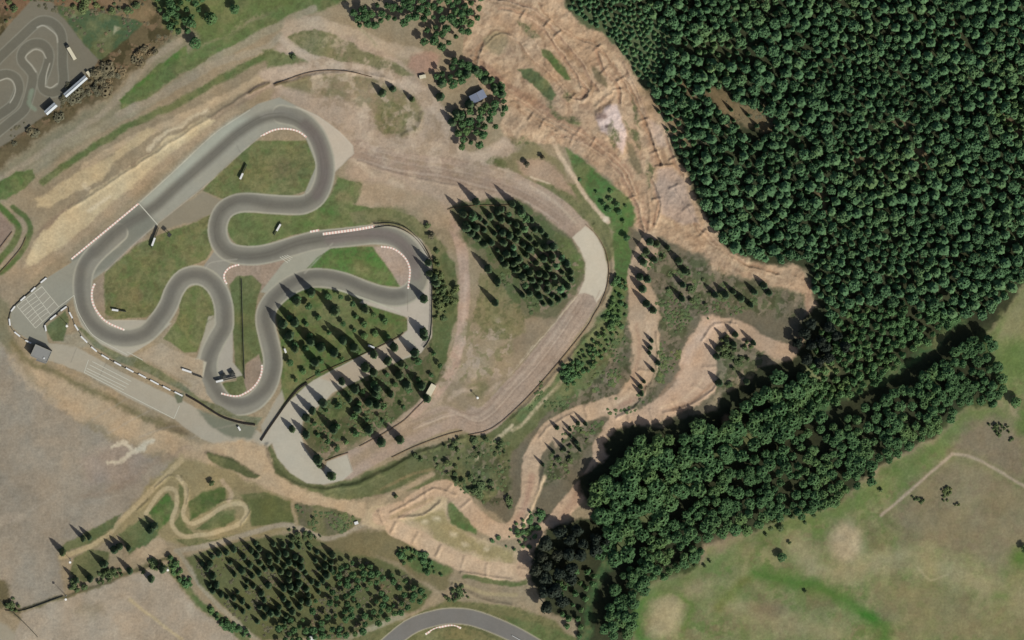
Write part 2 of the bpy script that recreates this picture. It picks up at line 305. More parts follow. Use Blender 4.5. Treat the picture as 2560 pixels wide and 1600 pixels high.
mottle('A 1340,180 1700,160 2050,440 2200,740 2419,640 2419,900 1900,860 1560,590', (184, 166, 142), 9, .15, 181, .6, 4, 4, .3); mottle('A 1340,180 1700,160 2050,440 2200,740 2419,640 2419,900 1900,860 1560,590', (144, 126, 102), 6, .18, 183, .5, 4, 4, .3)
mottle(CL, (190, 166, 136), 6, .12, 185, .6, 2, 2, .25); mottle(CL, (150, 124, 98), 5, .18, 187, .5, 2, 2, .25)
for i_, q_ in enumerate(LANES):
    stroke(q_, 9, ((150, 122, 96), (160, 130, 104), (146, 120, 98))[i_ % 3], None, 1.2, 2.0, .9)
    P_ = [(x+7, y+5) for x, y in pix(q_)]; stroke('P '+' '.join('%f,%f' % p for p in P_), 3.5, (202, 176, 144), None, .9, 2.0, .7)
poly('B 400,560 450,500 490,490 520,560 545,640 520,720 490,670 420,620', (202, 180, 166), None, 1.5, 1.5)
poly('B 640,560 700,600 730,700 680,690 650,620', (178, 156, 136), None, 2, 1.5)
poly('B 690,800 755,790 820,850 850,960 880,1050 800,1060 710,1010 680,900', (170, 150, 132), None, 2, 1.5)
blob('B 450,595', 6, 4, (130, 110, 100), None, 1, 1); blob('B 420,550', 14, 8, (140, 118, 106), None, 2, 1.5)
poly('B 140,235 180,245 250,320 275,375 245,375 190,310 150,270', (84, 104, 60), GRASS, 1, 1.5)
poly('B 30,325 100,325 170,390 205,450 180,490 110,420 50,365', (92, 104, 70), GRASS, 1, 2)
poly('B 375,310 400,320 450,390 445,415 400,380', (122, 110, 84), None, 1, 1.5)
poly('B 540,670 570,680 620,820 590,830 550,760', (126, 114, 88), None, 1.5, 1.5)
blob('B -60,190', 18, 22, (150, 134, 104), None, 3, 2)

poly('B -130,180 -80,150 -30,170 -20,220 -70,260 -120,240', (150, 134, 104), None, 2, 3)
for q_ in ('B 20,90 90,120 130,180 100,190 40,140', 'B 160,480 240,540 330,580 300,600 200,550', 'B 470,560 500,640 490,700 450,640', 'B 540,560 600,640 610,720 570,640', 'B -20,660 60,640 100,680 20,700', 'B 560,450 590,520 610,600 580,560', 'B 640,760 670,820 650,900 630,830', 'B 250,420 290,440 280,480 240,460'):
    poly(q_, (120, 114, 84), None, 1.8, 3.5, .75); mottle(q_, (92, 98, 64), 3, .0, 333, .8, 1.5, 3)
# --- asphalt
poly('A 335,1225 655,960 830,800 1000,640 1120,555 1220,490 1320,460 1400,500 1500,545 1600,620 1668,690 1672,725 1580,815 1480,985 1440,910 1495,780 1440,640 1390,608 1330,604 1270,622 1225,648 1130,728 1000,850 860,962 770,1035 640,1145 500,1275 430,1330 370,1300', (150, 148, 132), TRACK, .7, 0)
poly('A 1390,500 1500,545 1600,620 1668,690 1672,725 1580,815 1560,700 1500,590', (184, 172, 152), PAVED, .8, .4)
poly('A 655,960 830,800 1000,640 1120,555 1180,560 1000,700 850,850 700,960', (160, 162, 145), None, 4, 0)
poly('A 655,962 745,1058 640,1145 500,1275 400,1320 360,1270 335,1225', (124, 124, 110), None, 3, 0)
poly('E 890,110 760,230 480,470 280,640 195,760 185,900 230,1040 380,1180 560,1290 600,1360 880,1420 1000,1480 900,1300 870,1120 840,980 1130,760 1400,440 1430,100 2000,-320 2300,-500 1700,-400', (142, 140, 124), PAVED, .6, 0)
poly('E 300,640 790,270 1110,660 670,1060', (150, 146, 130), None, 1.5, 0)
poly('C 230,110 350,120 560,240 900,400 1000,460 1220,525 1290,580 1240,620 1100,620 950,560 820,466 600,366 395,250 230,190', (162, 155, 136), PAVED, .8, .6)
poly('C 240,100 380,40 480,120 350,130', (146, 138, 116), None, 2, 2)
poly('C 1235,500 1330,330 1345,380 1240,580', (156, 150, 132), PAVED, 1, .6)
poly('C 380,20 470,110 600,174 705,110 810,15 700,0 500,0', (168, 162, 144), TRACK, .6, 0)
poly('A 1570,1150 1560,1175 1500,1215 1430,1290 1340,1400 1230,1380 1340,1240 1400,1200 1480,1160', (156, 154, 136), TRACK, .8, 0)
poly('A 1860,1070 1990,1130 2040,1250 2040,1511 C 2040,80 1990,155 1890,190 1860,100 1925,50 A 1925,1500 1700,1430 1760,1380 1930,1360 1935,1220', (176, 168, 152), PAVED, .7, 0)
poly('C 1985,155 1890,190 1730,265 1640,310 1570,345 1530,390 1470,430 1430,480 1420,540 1440,600 1490,680 1530,715 1545,668 1640,635 1668,715 1620,757 1530,777 1450,772 1370,722 1310,652 1285,580 1225,600 1235,560 1300,460 1370,380 1440,315 1480,285 1600,222 1740,152 1890,85 1930,50', (174, 168, 150), PAVED, .7, 0)
poly('C 1640,310 1730,265 1890,190 1960,150 1880,90 1740,158 1600,228 1510,275', (172, 158, 136), None, .8, .3)
poly('A 960,1260 1010,1190 1100,1230 1060,1290 1075,1350 1000,1300', (140, 137, 124), PAVED, .8, 0)
LOOP = ['A 1330,540 1410,560 1480,620 1520,700 1537,780 1528,860 1495,930 1440,965 1380,970 1280,965 1180,957 1110,965 1055,1000 1028,1070 1038,1140 1080,1190 1170,1208 1270,1198 1400,1160 1500,1135 1650,1120 1780,1108 1870,1125 1930,1170 1975,1240 1980,1310 1950,1370 1900,1400 1840,1402 1740,1378 1640,1338 1540,1315 1450,1318 1370,1350 1300,1405 1262,1460 1252,1511 C 1262,60 1288,170 1285,240 1258,320 1200,385 1130,408 1060,390 1010,325 985,240 990,170 1020,100 1055,40 A 1060,1511 1055,1440 1030,1370 985,1320 930,1300 870,1315 825,1370 797,1440 760,1500 C 700,55 640,82 570,85 490,60 430,5 A 405,1460 393,1400 390,1330 405,1265 450,1200 560,1100']
for s_ in LOOP:
    stroke(s_, 49, (164, 160, 141), TRACK, .6, 0)
    stroke(s_, 41, (134, 131, 117), TRACK, .8, 0)
GRV = 'A 450,1190 560,1085 720,985 850,868 1000,738 1130,625 1250,555 1350,545 1430,580 1490,640 1525,740 1530,830 1500,910 1450,955 1380,968 1280,965 1180,945 1110,950 1045,995 1020,1070 1035,1145 1085,1195 1170,1212 1270,1200 1400,1150 1500,1130 1650,1110 1780,1105 1860,1125 1920,1175 1955,1240'
stroke(GRV, 25, (106, 103, 92), None, 2.6, 0, .92)
stroke('A 1440,590 1500,660 1530,760 1530,850 1500,920', 28, (112, 102, 96), None, 2.5, 0, .6)
stroke('A 1560,1130 1650,1115 1780,1105 1860,1125 1920,1175 1955,1240 1965,1300', 27, (122, 112, 105), None, 2.5, 0, .7)
stroke('A 1900,1390 1840,1395 1740,1368 1640,1325 1540,1300 1450,1305 1370,1340 1300,1400 1265,1460 1255,1511 C 1270,60 1295,170 1292,240 1262,315 1200,372 1130,392 1065,375 1015,315 978,240 990,170 1025,100 1060,40 A 1065,1511 1062,1440 1035,1370 990,1318 930,1296 865,1312 820,1360 790,1440 750,1500 C 695,55 640,80 570,85 490,60 425,5 A 393,1460 380,1400 378,1330 392,1255 440,1190', 22, (106, 103, 93), None, 2.4, 0, .9)
stroke('A 1240,545 1330,530 1420,560', 10, (150, 148, 136), None, 2.5, 0, .5)
stroke('A 1120,1225 1000,1240 970,1270', 2, (170, 166, 150), None, .5, 0, .6)
stroke('A 1570,1150 1440,1290', 3, (172, 168, 150), None, 1, 0, .6)
stroke('A 1600,1370 1750,1420 1890,1475', 2.6, (182, 182, 160), None, .4, 0, .8)
poly('C 870,185 930,180 975,200 960,270 930,260 860,225', (178, 172, 150), PAVED, .6, .4)
# worn edge lines of the wide straight
stroke('A 662,955 830,802 1000,642 1120,558 1180,520', 2.6, (182, 178, 158), None, .4, 0, .8)
stroke('A 1400,505 1500,550 1600,622 1665,690', 2, (196, 186, 166), None, .5, 0, .8)
stroke('A 1230,645 1130,730 1000,852 860,965 745,1058 640,1147 500,1278', 2.2, (166, 158, 140), None, .5, 0, .8)
# between pit wall and circuit
poly('C 350,20 450,130 560,200 700,250 870,340 1000,440 1130,470 1215,500 1240,460 1120,450 1000,390 860,290 640,175 600,175 480,120 390,40', (112, 114, 90), GRASS, .8, .6)
poly('C 640,170 760,110 860,160 960,190 955,280 980,350 1010,400 940,370 860,300', (160, 146, 122), GROUND, 1, 1)
stroke('C 700,200 800,260 900,310', 8, (140, 124, 94), None, 2, 1, .7)
poly('C 820,350 870,345 860,390 840,395', (104, 108, 86), None, .7, .5)
poly('C 220,30 E 1230,740 E 1300,900 C 300,100 250,100 225,60', (96, 106, 72), GRASS, .8, .4)
poly('C 930,420 1010,450 1220,510 1190,560 1080,550 990,500', (116, 118, 100), None, 1.5, 1.5)
poly('A -60,1511 -60,1400 0,1400 50,1440 C 40,40 90,120 140,170 60,160 -60,60', (124, 118, 92), GROUND, 2, 2)
# --- gravel lots, south west
poly('C -60,60 30,140 110,260 300,420 420,520 700,640 850,700 720,760 560,930 430,1000 280,1060 300,1300 100,1370 -60,1200', (144, 134, 116), LOT, 3, 4)
poly('C 400,640 540,560 700,640 640,760 400,790', (148, 134, 120), None, 6, 6, .6)
poly('C 100,180 60,120 140,160 260,220 420,300 600,400 760,500 880,560 1000,590 1200,640 1230,720 1100,720 960,680 800,640 700,620 500,500 330,440 240,350', (170, 150, 120), GROUND, 4, 5)
stroke('C 60,100 130,190 250,240 420,330 560,400 700,460 860,530', 16, (116, 108, 78), GROUND, 3, 3)
blob('C 840,515', 32, 9, (120, 108, 84), None, 2, 1.5, 1, .35)
stroke('C 60,190 110,270 220,360 400,470', 14, (176, 158, 130), None, 4, 5, .7)
stroke('C 900,600 700,690 540,800 400,840', 12, (136, 120, 102), None, 3, 3, .6)
for s_ in ('C 530,590 590,580 620,620', 'C 510,670 580,670 620,630 680,600', 'C 600,640 720,570'):
    stroke(s_, 11, (192, 182, 158), None, 1.5, 3, .85)
stroke('C -20,950 90,930', 26, (160, 148, 128), None, 1.5, 1, .7)
poly('C -60,1400 30,1440 110,1511 -60,1560', (150, 142, 122), PAVED, 2, 1)
stroke('C 20,1340 80,1400 130,1470 170,1540', 7, (96, 92, 68), GROUND, 1.2, 2)
poly('C -60,1200 30,1240 60,1330 110,1370 60,1400 -60,1330', (98, 92, 68), GROUND, 2, 3)
poly('C 1150,560 1260,600 1300,720 1450,810 1600,850 1720,860 1760,960 1640,930 1480,890 1330,830 1180,780 1050,700 980,640 900,600', (172, 152, 122), PATH, 2, 2)
poly('C 720,760 860,640 1000,680 1100,720 1240,790 1400,870 1420,980 1300,1010 900,1080 830,1060 650,980 560,1010 440,1080 560,960', (140, 128, 94), GROUND, 2.5, 3)
stroke('C 860,660 740,780 640,880 560,960 440,1060 290,1120', 13, (170, 154, 118), PATH, 1, 1)
MTB = (172, 157, 122)
for s_, c_ in (('C 700,915 790,815 825,870 800,950 740,1000 720,940', (76, 104, 52)), ('C 560,1010 690,930 750,1010 700,1060 610,1110 590,1050', (84, 98, 62)),
               ('C 890,860 960,810 1070,790 1065,850 980,900 900,945', (78, 94, 52)), ('C 925,990 1040,905 1110,900 1115,945 1060,980', (88, 98, 60)),
               ('C 1130,825 1250,812 1370,860 1390,900 1385,970 1190,970 1180,900', (92, 98, 60)), ('C 1395,865 1560,885 1710,935 1650,1000 1520,1020 1410,970', (98, 95, 74)),
               ('C 975,622 1100,655 1230,735 1210,752 1050,700 985,655', (84, 88, 58)), ('C 275,1085 340,1035 430,990 570,915 540,980 430,1050 320,1090', (86, 96, 62)),
               ('C 350,1120 430,1080 520,1100 500,1200 400,1240 330,1200', (98, 100, 66)), ('C 840,770 870,800 870,880 840,930 820,980 850,1010 920,1010 880,980 850,900', (96, 100, 62)),
               ('C 820,1030 1000,1040 1200,990 1170,1000 900,1075', (110, 108, 74))):
    poly(s_, c_, GRASS, 1.2, 1.5)
stroke('C 690,915 740,835 790,795 830,812 832,880 812,950 835,1000 885,1022 980,1012 1080,985 1140,955 1165,905 1140,868 1060,882 980,930 905,962 865,920 880,850 872,780 840,742', 11, MTB, PATH, .8, .6)
stroke('C 835,1092 1000,1060 1200,1000 1330,968 1420,985 1520,1030 1620,1020 1720,960 1780,920', 13, (152, 142, 120), PATH, 1, .6)
stroke('C 845,1095 900,1180 960,1270 1050,1370 1150,1450 1240,1530', 12, (148, 140, 118), PATH, 1, .8)
stroke('C 1380,870 1400,970', 8, (146, 134, 106), PATH, 1, 1)
stroke('C 1050,760 1090,820 1080,860', 10, (168, 150, 120), PATH, 1, 1)
poly('C 600,1140 700,1060 760,1010 790,1070 720,1130 620,1150', (164, 146, 118), None, 2, 3)
poly('C 100,1385 330,1305 600,1205 790,1175 850,1270 920,1360 1100,1480 1160,1540 60,1560', (156, 144, 124), LOT, 1.5, 1.5)
stroke('C 615,1320 700,1390 860,1511', 7, (174, 160, 126), None, 1.2, 1, .9)
blob('C 420,1370', 40, 18, (134, 124, 102), None, 6, 4, .7); blob('C 900,1380', 10, 24, (168, 158, 138), None, 4, 3, .6)
stroke('C 800,1170 860,1240 950,1350 1060,1430 1160,1511', 15, (84, 100, 60), GRASS, 1.5, 2)
stroke('C 100,1370 330,1300 480,1250 620,1190 790,1130', 9, (94, 90, 64), GROUND, 1.5, 2)
poly('C 880,1120 1020,1075 1190,1035 1330,1010 1440,1015 1650,1080 1850,1150 1950,1210 2050,1290 1990,1360 1800,1430 1640,1511 1240,1511 1100,1400 940,1240', (94, 98, 64), GROUND, 1.5, 2)
poly('C 1500,1070 1700,1000 1860,1000 1960,1080 2140,1190 2100,1290 1960,1210 1850,1140', (116, 108, 78), GROUND, 2, 3)
poly('C 1870,1090 1930,1065 2140,1185 2100,1210 1980,1190 1900,1140', (86, 104, 62), GRASS, 1.5, 2)
# sandy junction and tracks, south
poly('C 1700,960 1760,880 1850,870 2000,810 2110,830 2110,930 2220,1010 2419,1090 D 60,1100 80,1200 0,1230 C 2300,1210 2140,1160 2000,1070 1860,990 1760,990', (178, 160, 128), DIRT, 1.5, 2.5)
poly('C 1950,940 2080,890 2130,960 2200,1000 2290,1060 2419,1080 2419,1160 2250,1110 2080,1040', (150, 138, 100), GROUND, 3, 4)
for p_ in ('C 2060,940', 'C 2140,1010', 'C 2200,1060', 'C 2010,960', 'C 2300,1080'): blob(p_, 8, 5, (196, 182, 150), None, 2, 2, .8)
poly('C 2115,870 2150,850 2200,920 2260,990 2250,1010 2180,990 2130,960', (84, 108, 62), GRASS, 1.2, 1.5)
stroke('C 1800,930 1920,880 2040,810 2120,800 2200,870 2280,960 2360,1000 2440,980 D 60,900 85,800 85,690 120,600 190,510 310,450 480,400 580,340 625,240 640,130 620,0 B 600,1440 585,1340 600,1230 650,1140', 42, (182, 158, 130), DIRT, 1, 1.5)
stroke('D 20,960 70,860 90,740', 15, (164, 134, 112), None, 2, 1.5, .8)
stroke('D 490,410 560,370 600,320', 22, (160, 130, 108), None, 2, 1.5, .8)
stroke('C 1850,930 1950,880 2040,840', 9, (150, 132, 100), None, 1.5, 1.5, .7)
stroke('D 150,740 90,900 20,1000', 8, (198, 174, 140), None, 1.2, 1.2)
stroke('C 1860,980 2000,1050 2150,1130 2300,1180 2440,1190 D 60,1170', 44, (188, 164, 134), DIRT, 1, 1.2)
stroke('D 60,1180 80,1100 130,1020 200,950 280,860 360,760 410,680 430,600', 42, (184, 158, 130), DIRT, 1, 1.5)
stroke('D 230,940 300,840 340,760', 18, (164, 136, 112), None, 2, 1.5, .8)
stroke('D 420,640 440,560 520,470 660,450 780,400 880,320 930,220 920,120 980,30 1080,50 1180,110 1320,160', 42, (178, 154, 128), DIRT, 1.2, 2)
poly('D 900,-10 980,-20 1010,20 930,110 945,200 965,260 960,340 880,395 720,450 620,480 560,450 640,390 720,350 780,260 800,180 840,80', (184, 158, 132), DIRT, 1.5, 3)
poly('D 545,-10 690,-10 695,60 680,150 680,240 625,335 540,375 480,425 400,455 300,510 200,600 180,560 300,470 420,390 500,350 560,280 575,150', (182, 158, 130), DIRT, 1.5, 3)
poly('B 560,1260 660,1120 700,1200 640,1300 690,1420 700,1511 540,1511 560,1400', (170, 148, 122), DIRT, 1.5, 3)
poly('D 1080,40 1200,90 1340,150 1340,190 1180,150 1060,80', (176, 152, 126), DIRT, 1.5, 3)
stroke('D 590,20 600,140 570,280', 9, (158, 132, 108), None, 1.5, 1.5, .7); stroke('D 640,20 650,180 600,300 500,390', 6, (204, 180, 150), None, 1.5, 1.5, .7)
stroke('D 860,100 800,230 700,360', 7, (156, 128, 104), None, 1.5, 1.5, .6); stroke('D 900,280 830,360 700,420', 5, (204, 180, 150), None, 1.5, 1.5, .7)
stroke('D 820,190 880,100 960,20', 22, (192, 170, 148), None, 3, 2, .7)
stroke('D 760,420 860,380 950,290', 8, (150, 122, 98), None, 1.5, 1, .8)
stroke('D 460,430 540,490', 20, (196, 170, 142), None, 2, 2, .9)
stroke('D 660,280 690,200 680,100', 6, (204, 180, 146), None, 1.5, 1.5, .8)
stroke('B 1420,1340 1400,1420 D 1400,20 1350,120', 12, (166, 138, 112), DIRT, 2, 2)
stroke('C 2150,1240 2300,1290 2440,1300', 10, (160, 146, 112), PATH, 1, 1)
stroke('C 2200,1210 2419,1250 D 60,1240', 12, (92, 104, 64), GRASS, 1, 1.5)
poly('C 2120,1320 2260,1330 2440,1360 D 200,1420 330,1560 C 2000,1700 1500,1560 1620,1511 1900,1420', (110, 108, 72), GRASS, 2, 2)
poly('D -40,1400 160,1440 330,1511 340,1560 100,1560', (94, 108, 66), GRASS, 2, 2)
stroke('C 1600,1530 1700,1480 1800,1440 1900,1400', 14, (146, 140, 114), PATH, 1.5, 1)
B4 = 'C 1780,1580 1930,1455 2050,1410 2150,1398 2260,1415 2419,1480 2560,1560'
stroke(B4, 43, (176, 168, 140), TRACK, .4, 0); stroke(B4, 39, (118, 115, 108), TRACK, .7, 0)
poly('C 1960,1540 2060,1470 2170,1450 2260,1470 2400,1540', (122, 116, 78), GRASS, .6, .3)
# --- forest floor, valley, sandy gaps
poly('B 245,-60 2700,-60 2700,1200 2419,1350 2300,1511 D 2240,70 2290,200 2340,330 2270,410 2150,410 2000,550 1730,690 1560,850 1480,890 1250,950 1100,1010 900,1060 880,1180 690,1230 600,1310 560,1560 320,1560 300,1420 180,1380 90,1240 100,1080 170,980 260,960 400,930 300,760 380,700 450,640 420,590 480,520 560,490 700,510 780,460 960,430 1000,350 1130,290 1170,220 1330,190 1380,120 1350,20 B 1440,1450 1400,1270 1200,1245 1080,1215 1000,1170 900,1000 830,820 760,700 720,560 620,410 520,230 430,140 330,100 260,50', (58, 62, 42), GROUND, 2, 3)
poly('B 260,30 500,60 760,150 800,330 760,380 640,400 560,330 500,230 430,150 330,110', (86, 96, 66), GROUND, 3, 4)
for s_ in ('B 1870,690 1930,690 1960,780 1900,770', 'B 700,560 780,560 840,700 760,700', 'B 760,380 800,370 880,470 840,470', 'B 900,420 990,420 1060,480 1170,510 1260,500 1240,600 1180,640 1140,600 1040,560 940,470', 'B 700,560 780,560 840,700 760,700', 'B 1820,560 1880,590 1860,620 1800,590', 'B 1600,730 1660,740 1650,780 1600,770', 'B 1440,900 1500,940 1480,1010 1440,980', 'B 600,420 700,430 720,520 660,520', 'B 960,500 1000,560 1080,600 1060,540'):
    poly(s_, (140, 120, 90), None, 2.5, 5, .6)
stroke('B 2060,60 2110,180 2180,280 2220,340 2260,470', 9, (104, 92, 68), None, 3, 4)
stroke('B 2330,540 2419,640', 10, (130, 104, 80), None, 2, 3)
stroke('D 2130,10 1980,130 1850,220 1700,310 1500,400 1300,500 1080,590 940,690 850,770 720,880 600,970 500,1100 420,1230 370,1380 340,1540', 20, (66, 92, 56), GRASS, 3, 5)
poly('D 1370,230 1480,190 1560,240 1440,300 1380,290', (112, 118, 80), GRASS, 2.5, 3)
blob('D 1030,490', 14, 26, (168, 142, 112), None, 2, 2, 1, -.5)
stroke('D 2140,160 1900,350', 16, (70, 96, 56), GRASS, 4, 3)
# --- golf course
poly('B 2700,1150 2419,1345 2300,1511 D 2250,70 2290,180 2350,320 2400,420 2390,470 2280,420 2160,420 2000,570 1740,690 1700,790 1480,900 1250,960 1100,1020 920,1070 890,1190 700,1240 610,1320 565,1511 560,1600 2700,1600', (118, 122, 82), GOLF, 2.5, 2.5)
for q_, (c_, sc_, th_) in enumerate((((100, 118, 66), 12, .12), ((144, 140, 100), 9, .15), ((112, 102, 74), 6, .18), ((84, 112, 54), 7, .3))):
    mottle('D 2300,-40 2290,200 2390,470 2000,590 1740,710 1480,910 1100,1030 900,1180 610,1320 565,1600 2700,1600 2700,-40', c_, sc_, th_, 700+q_*13, .5, 4, 4, .35)
poly('D 1790,900 2070,640 2230,680 2419,790 2600,820 2600,1060 2300,1170 2050,1090 1880,1040 1780,980', (128, 117, 94), None, 10, 5, .75)
poly('D 2080,620 2150,450 2300,430 2419,560 2419,760 2240,670', (126, 115, 94), None, 6, 4, .9)
poly('D 1700,1260 1900,1220 2150,1290 2419,1370 2600,1450 2600,1500 1900,1520 1720,1350', (130, 122, 90), None, 9, 5, .6)
poly('D 950,1030 1130,1000 1170,1050 1100,1110 950,1100', (136, 124, 98), None, 5, 4, .8)
stroke('D 1350,1060 1450,1180 1600,1190 1850,1110 2000,1150 2180,1230 2419,1320', 52, (152, 145, 110), None, 10, 4, .8)
stroke('D 700,1300 850,1270 1000,1330 1200,1400 1500,1480', 50, (146, 138, 104), None, 10, 5, .7)
stroke('D 1150,1190 1300,1230 1480,1270 1620,1360 1740,1450 1760,1511', 32, (80, 112, 52), None, 6, 3, .95)
stroke('D 980,1350 1060,1250 1110,1220', 20, (104, 108, 56), None, 5, 3, .8)
stroke('D 620,1320 700,1290 800,1300 850,1360 820,1450', 12, (92, 116, 56), None, 4, 3, .9)
stroke('D 610,1340 590,1420 620,1511', 26, (78, 116, 54), None, 5, 3, .9)
stroke('D 640,1290 900,1180 1120,1040 1300,960 1560,900 1760,770 2000,600 2160,440 2330,420 2300,200 2260,90', 30, (98, 118, 66), None, 8, 5, .75)
blob('D 1950,1180', 50, 14, (146, 140, 104), None, 8, 4, .6, .3); blob('D 1000,1300', 60, 18, (102, 118, 66), None, 8, 4, .7, -.2)
blob('D 1680,1400', 22, 14, (62, 110, 40), None, 5, 3, .9, .5)
blob('D 1580,1050', 44, 56, (138, 136, 104), None, 8, 3, .8)
blob('D 1578,1050', 36, 45, (170, 155, 122), None, 5, 2)
blob('D 728,1405', 38, 52, (162, 152, 116), None, 6, 2, 1, .3)
blob('D 2400,1120', 26, 24, (84, 112, 52), None, 6, 3, .9); blob('D 2310,1300', 22, 12, (94, 114, 62), None, 6, 3, .8)
blob('D 2380,170', 42, 50, (92, 112, 60), None, 10, 4, .9); blob('D 2419,480', 16, 36, (80, 106, 52), None, 6, 3, .9)
blob('D 1210,1370', 34, 20, (120, 108, 84), None, 6, 3, .8)
blob('D 1800,960', 26, 8, (98, 106, 66), None, 4, 3, .8, .5)
poly('B 2350,1480 2419,1400 D 2419,60 2300,90', (130, 128, 92), None, 5, 3, .9)
stroke('D 1745,925 1900,790 2080,635', 7, (164, 150, 128), PATH, 1.2, .6)
stroke('D 2080,632 2160,645 2240,680 2330,730 2440,800', 7, (160, 148, 126), PATH, 1.2, .6)
stroke('D 1920,1170 1980,1230 2060,1200', 3, (164, 156, 122), None, 1.5, 1, .7)

# tyre marks, rubber and joints
rr_ = random.Random(5)
for q_ in range(16):
    dx_, dy_ = rr_.uniform(-7, 7), rr_.uniform(-7, 7); P_ = pix(GRV); a_ = rr_.randrange(len(P_)-6); P_ = P_[a_:a_+rr_.randint(4, 9)]
    stroke('P '+' '.join('%f,%f' % (x+dx_, y+dy_) for x, y in P_), 1.6, (96, 92, 82), None, .5, 0, .35)
for q_ in range(14):
    o_ = rr_.uniform(-26, 26); P_ = pix('B 385,1340 350,1410 290,1500 D 160,170 0,350 -140,480 C 2150,450 1960,520 1800,600'); a_ = rr_.randrange(3)
    stroke('P '+' '.join('%f,%f' % (x+o_*.7, y+o_*.7) for x, y in P_[a_:a_+6]), rr_.uniform(1.5, 4), ((134, 116, 100), (180, 164, 144))[q_ % 2], None, .8, .6, .5)
for q_ in range(12):
    o_ = rr_.uniform(-24, 24); stroke('P '+' '.join('%f,%f' % (x+o_*.3, y-o_) for x, y in pix('A 1700,720 1900,775 2100,800 2300,850 2419,885 B 130,950 230,1020')), rr_.uniform(1.5, 4), ((136, 118, 100), (184, 166, 146))[q_ % 2], None, .9, .8, .5)
for q_ in ('A 1120,690 1135,720', 'A 1440,905 1450,955', 'A 1510,1105 1560,1170', 'C 1640,635 1665,720', 'A 1925,1360 1925,1470', 'C 500,205 470,270', 'C 360,135 335,200'):
    stroke(q_, 1.8, (110, 106, 94), None, .4, 0, .5)
for q_ in range(26):
    x_, y_ = rr_.uniform(20, 640), rr_.uniform(1000, 1560); d_ = rr_.uniform(-40, 40)
    stroke('P %f,%f %f,%f %f,%f' % (x_, y_, x_+60, y_-30+d_*.3, x_+130, y_-60+d_), rr_.uniform(1.5, 3.5), ((128, 118, 100), (162, 152, 134))[q_ % 2], None, .9, 1, .35) if not inside(np.array([W(x_+60, y_)[0]]), np.array([W(x_+60, y_)[1]]), wpts('C 300,1100 830,700 1300,700 1300,1511 850,1511 600,1180'))[0] else None
gm = (CLS == GRASS)
q_ = np.clip((fbm(X, Y, 11, 871, 5)+.12)/.45, 0, 1)*.55*gm; COL += q_[..., None]*(alb((122, 120, 82))-COL)
q_ = np.clip((fbm(X, Y, 2.6, 881, 3)-.02)/.25, 0, 1)*.5*gm; COL += q_[..., None]*(alb((86, 92, 58))-COL)
# colour variation: stains, wear, dry patches (soft tracks keep it smaller)
hard = np.isin(CLS, (TRACK, PAVED, KART))
big = fbm(X, Y, 22, 301, 5)*np.where(hard, .07, .17); sml = fbm(X, Y, 3.5, 401, 3)*np.where(hard, .05, .16)
tint = fbm(X, Y, 18, 501, 4)
COL *= (1+big+sml)[..., None]
COL[..., 0] *= 1+tint*np.where(hard, .03, .09); COL[..., 2] *= 1-tint*np.where(hard, .03, .09)
COL = np.clip(COL, .01, .8)

# --- relief
soft = ~hard
Hh += np.where(CLS == DIRT, .0, .0)
Hh += np.where(soft, fbm(X, Y, 14, 601, 4)*.35, 0)
inner = (np.abs(X) < 430) & (np.abs(Y) < 305)
for s_, w_, h_ in (('A 1300,400 1400,375 1500,350 1640,342 1760,355 1850,380', 12, 1.2), ('A 1180,440 1270,392', 10, 1.0),
                   ('A 1250,395 1050,520 800,680 500,880 330,990', 10, .9), ('A 1690,760 1900,830 2100,870 2250,900', 8, .6),
                   ('B -120,330 -140,230 -80,150 -10,170', 9, 1.1), ('B 10,40 130,100 200,200 300,330 330,420', 9, 1.2), ('B 380,390 360,460 290,470 230,420', 9, 1.2),
                   ('B 0,480 150,570 300,650 440,750 520,880', 9, 1.1), ('B 530,300 600,440 640,560 690,740', 10, 1.4), ('B 680,790 760,780', 9, 1.6), ('B 690,960 670,1060', 7, .9),
                   ('B 400,500 470,440', 12, 1.6), ('B 100,180 160,290', 12, 1.0), ('B 640,900 650,1000 640,1100', 9, .9),
                   ('D 500,460 580,410 640,320', 10, 1.5), ('D 720,440 850,400 950,330 980,260', 10, 1.4), ('D 130,560 180,500 290,440', 8, .9), ('D 150,700 110,860 40,980', 10, 1.0),
                   ('D 680,60 690,200 660,300', 8, 1.0), ('C 1850,910 1960,850 2050,800 2150,830', 9, 1.1), ('C 1890,930 2000,920 2080,860', 10, 1.5), ('C 2180,1190 2419,1230', 9, 1.2),
                   ('C 1262,590 1290,680 1370,760 1500,800 1680,775 1850,700 1960,640 2190,560', 12, 1.6), ('C 740,790 800,740 860,760', 8, .8), ('C 700,850 650,900', 8, .7),
                   ('C 980,630 1100,670 1220,740', 14, 1.3), ('C 760,520 860,540', 18, 1.0), ('C 860,740 890,800 885,870', 7, .7), ('C 1040,860 1140,850 1180,900 1140,970', 7, .7),
                   ('B 390,1060 440,1120 475,1230 470,1340 430,1440', 10, 1.0), ('D 400,30 200,260 0,470', 12, 1.1), ('C 2140,1250 2280,1320 2419,1350', 12, 1.4),
                   ('D 900,100 960,20 1060,20', 8, 1.0), ('A 1900,640 1980,600 1990,540', 12, .9), ('A 2000,1060 2060,1120', 16, .9), ('C 2170,210 2230,270', 18, 1.0), ('C 100,1370 330,1300 480,1250', 8, .7)):
    berm(s_, w_, h_)
for q_ in LANES:
    berm(q_, 11, -.7); P_ = [(x+8, y+6) for x, y in pix(q_)]; berm('P '+' '.join('%f,%f' % p for p in P_), 7, 1.0)
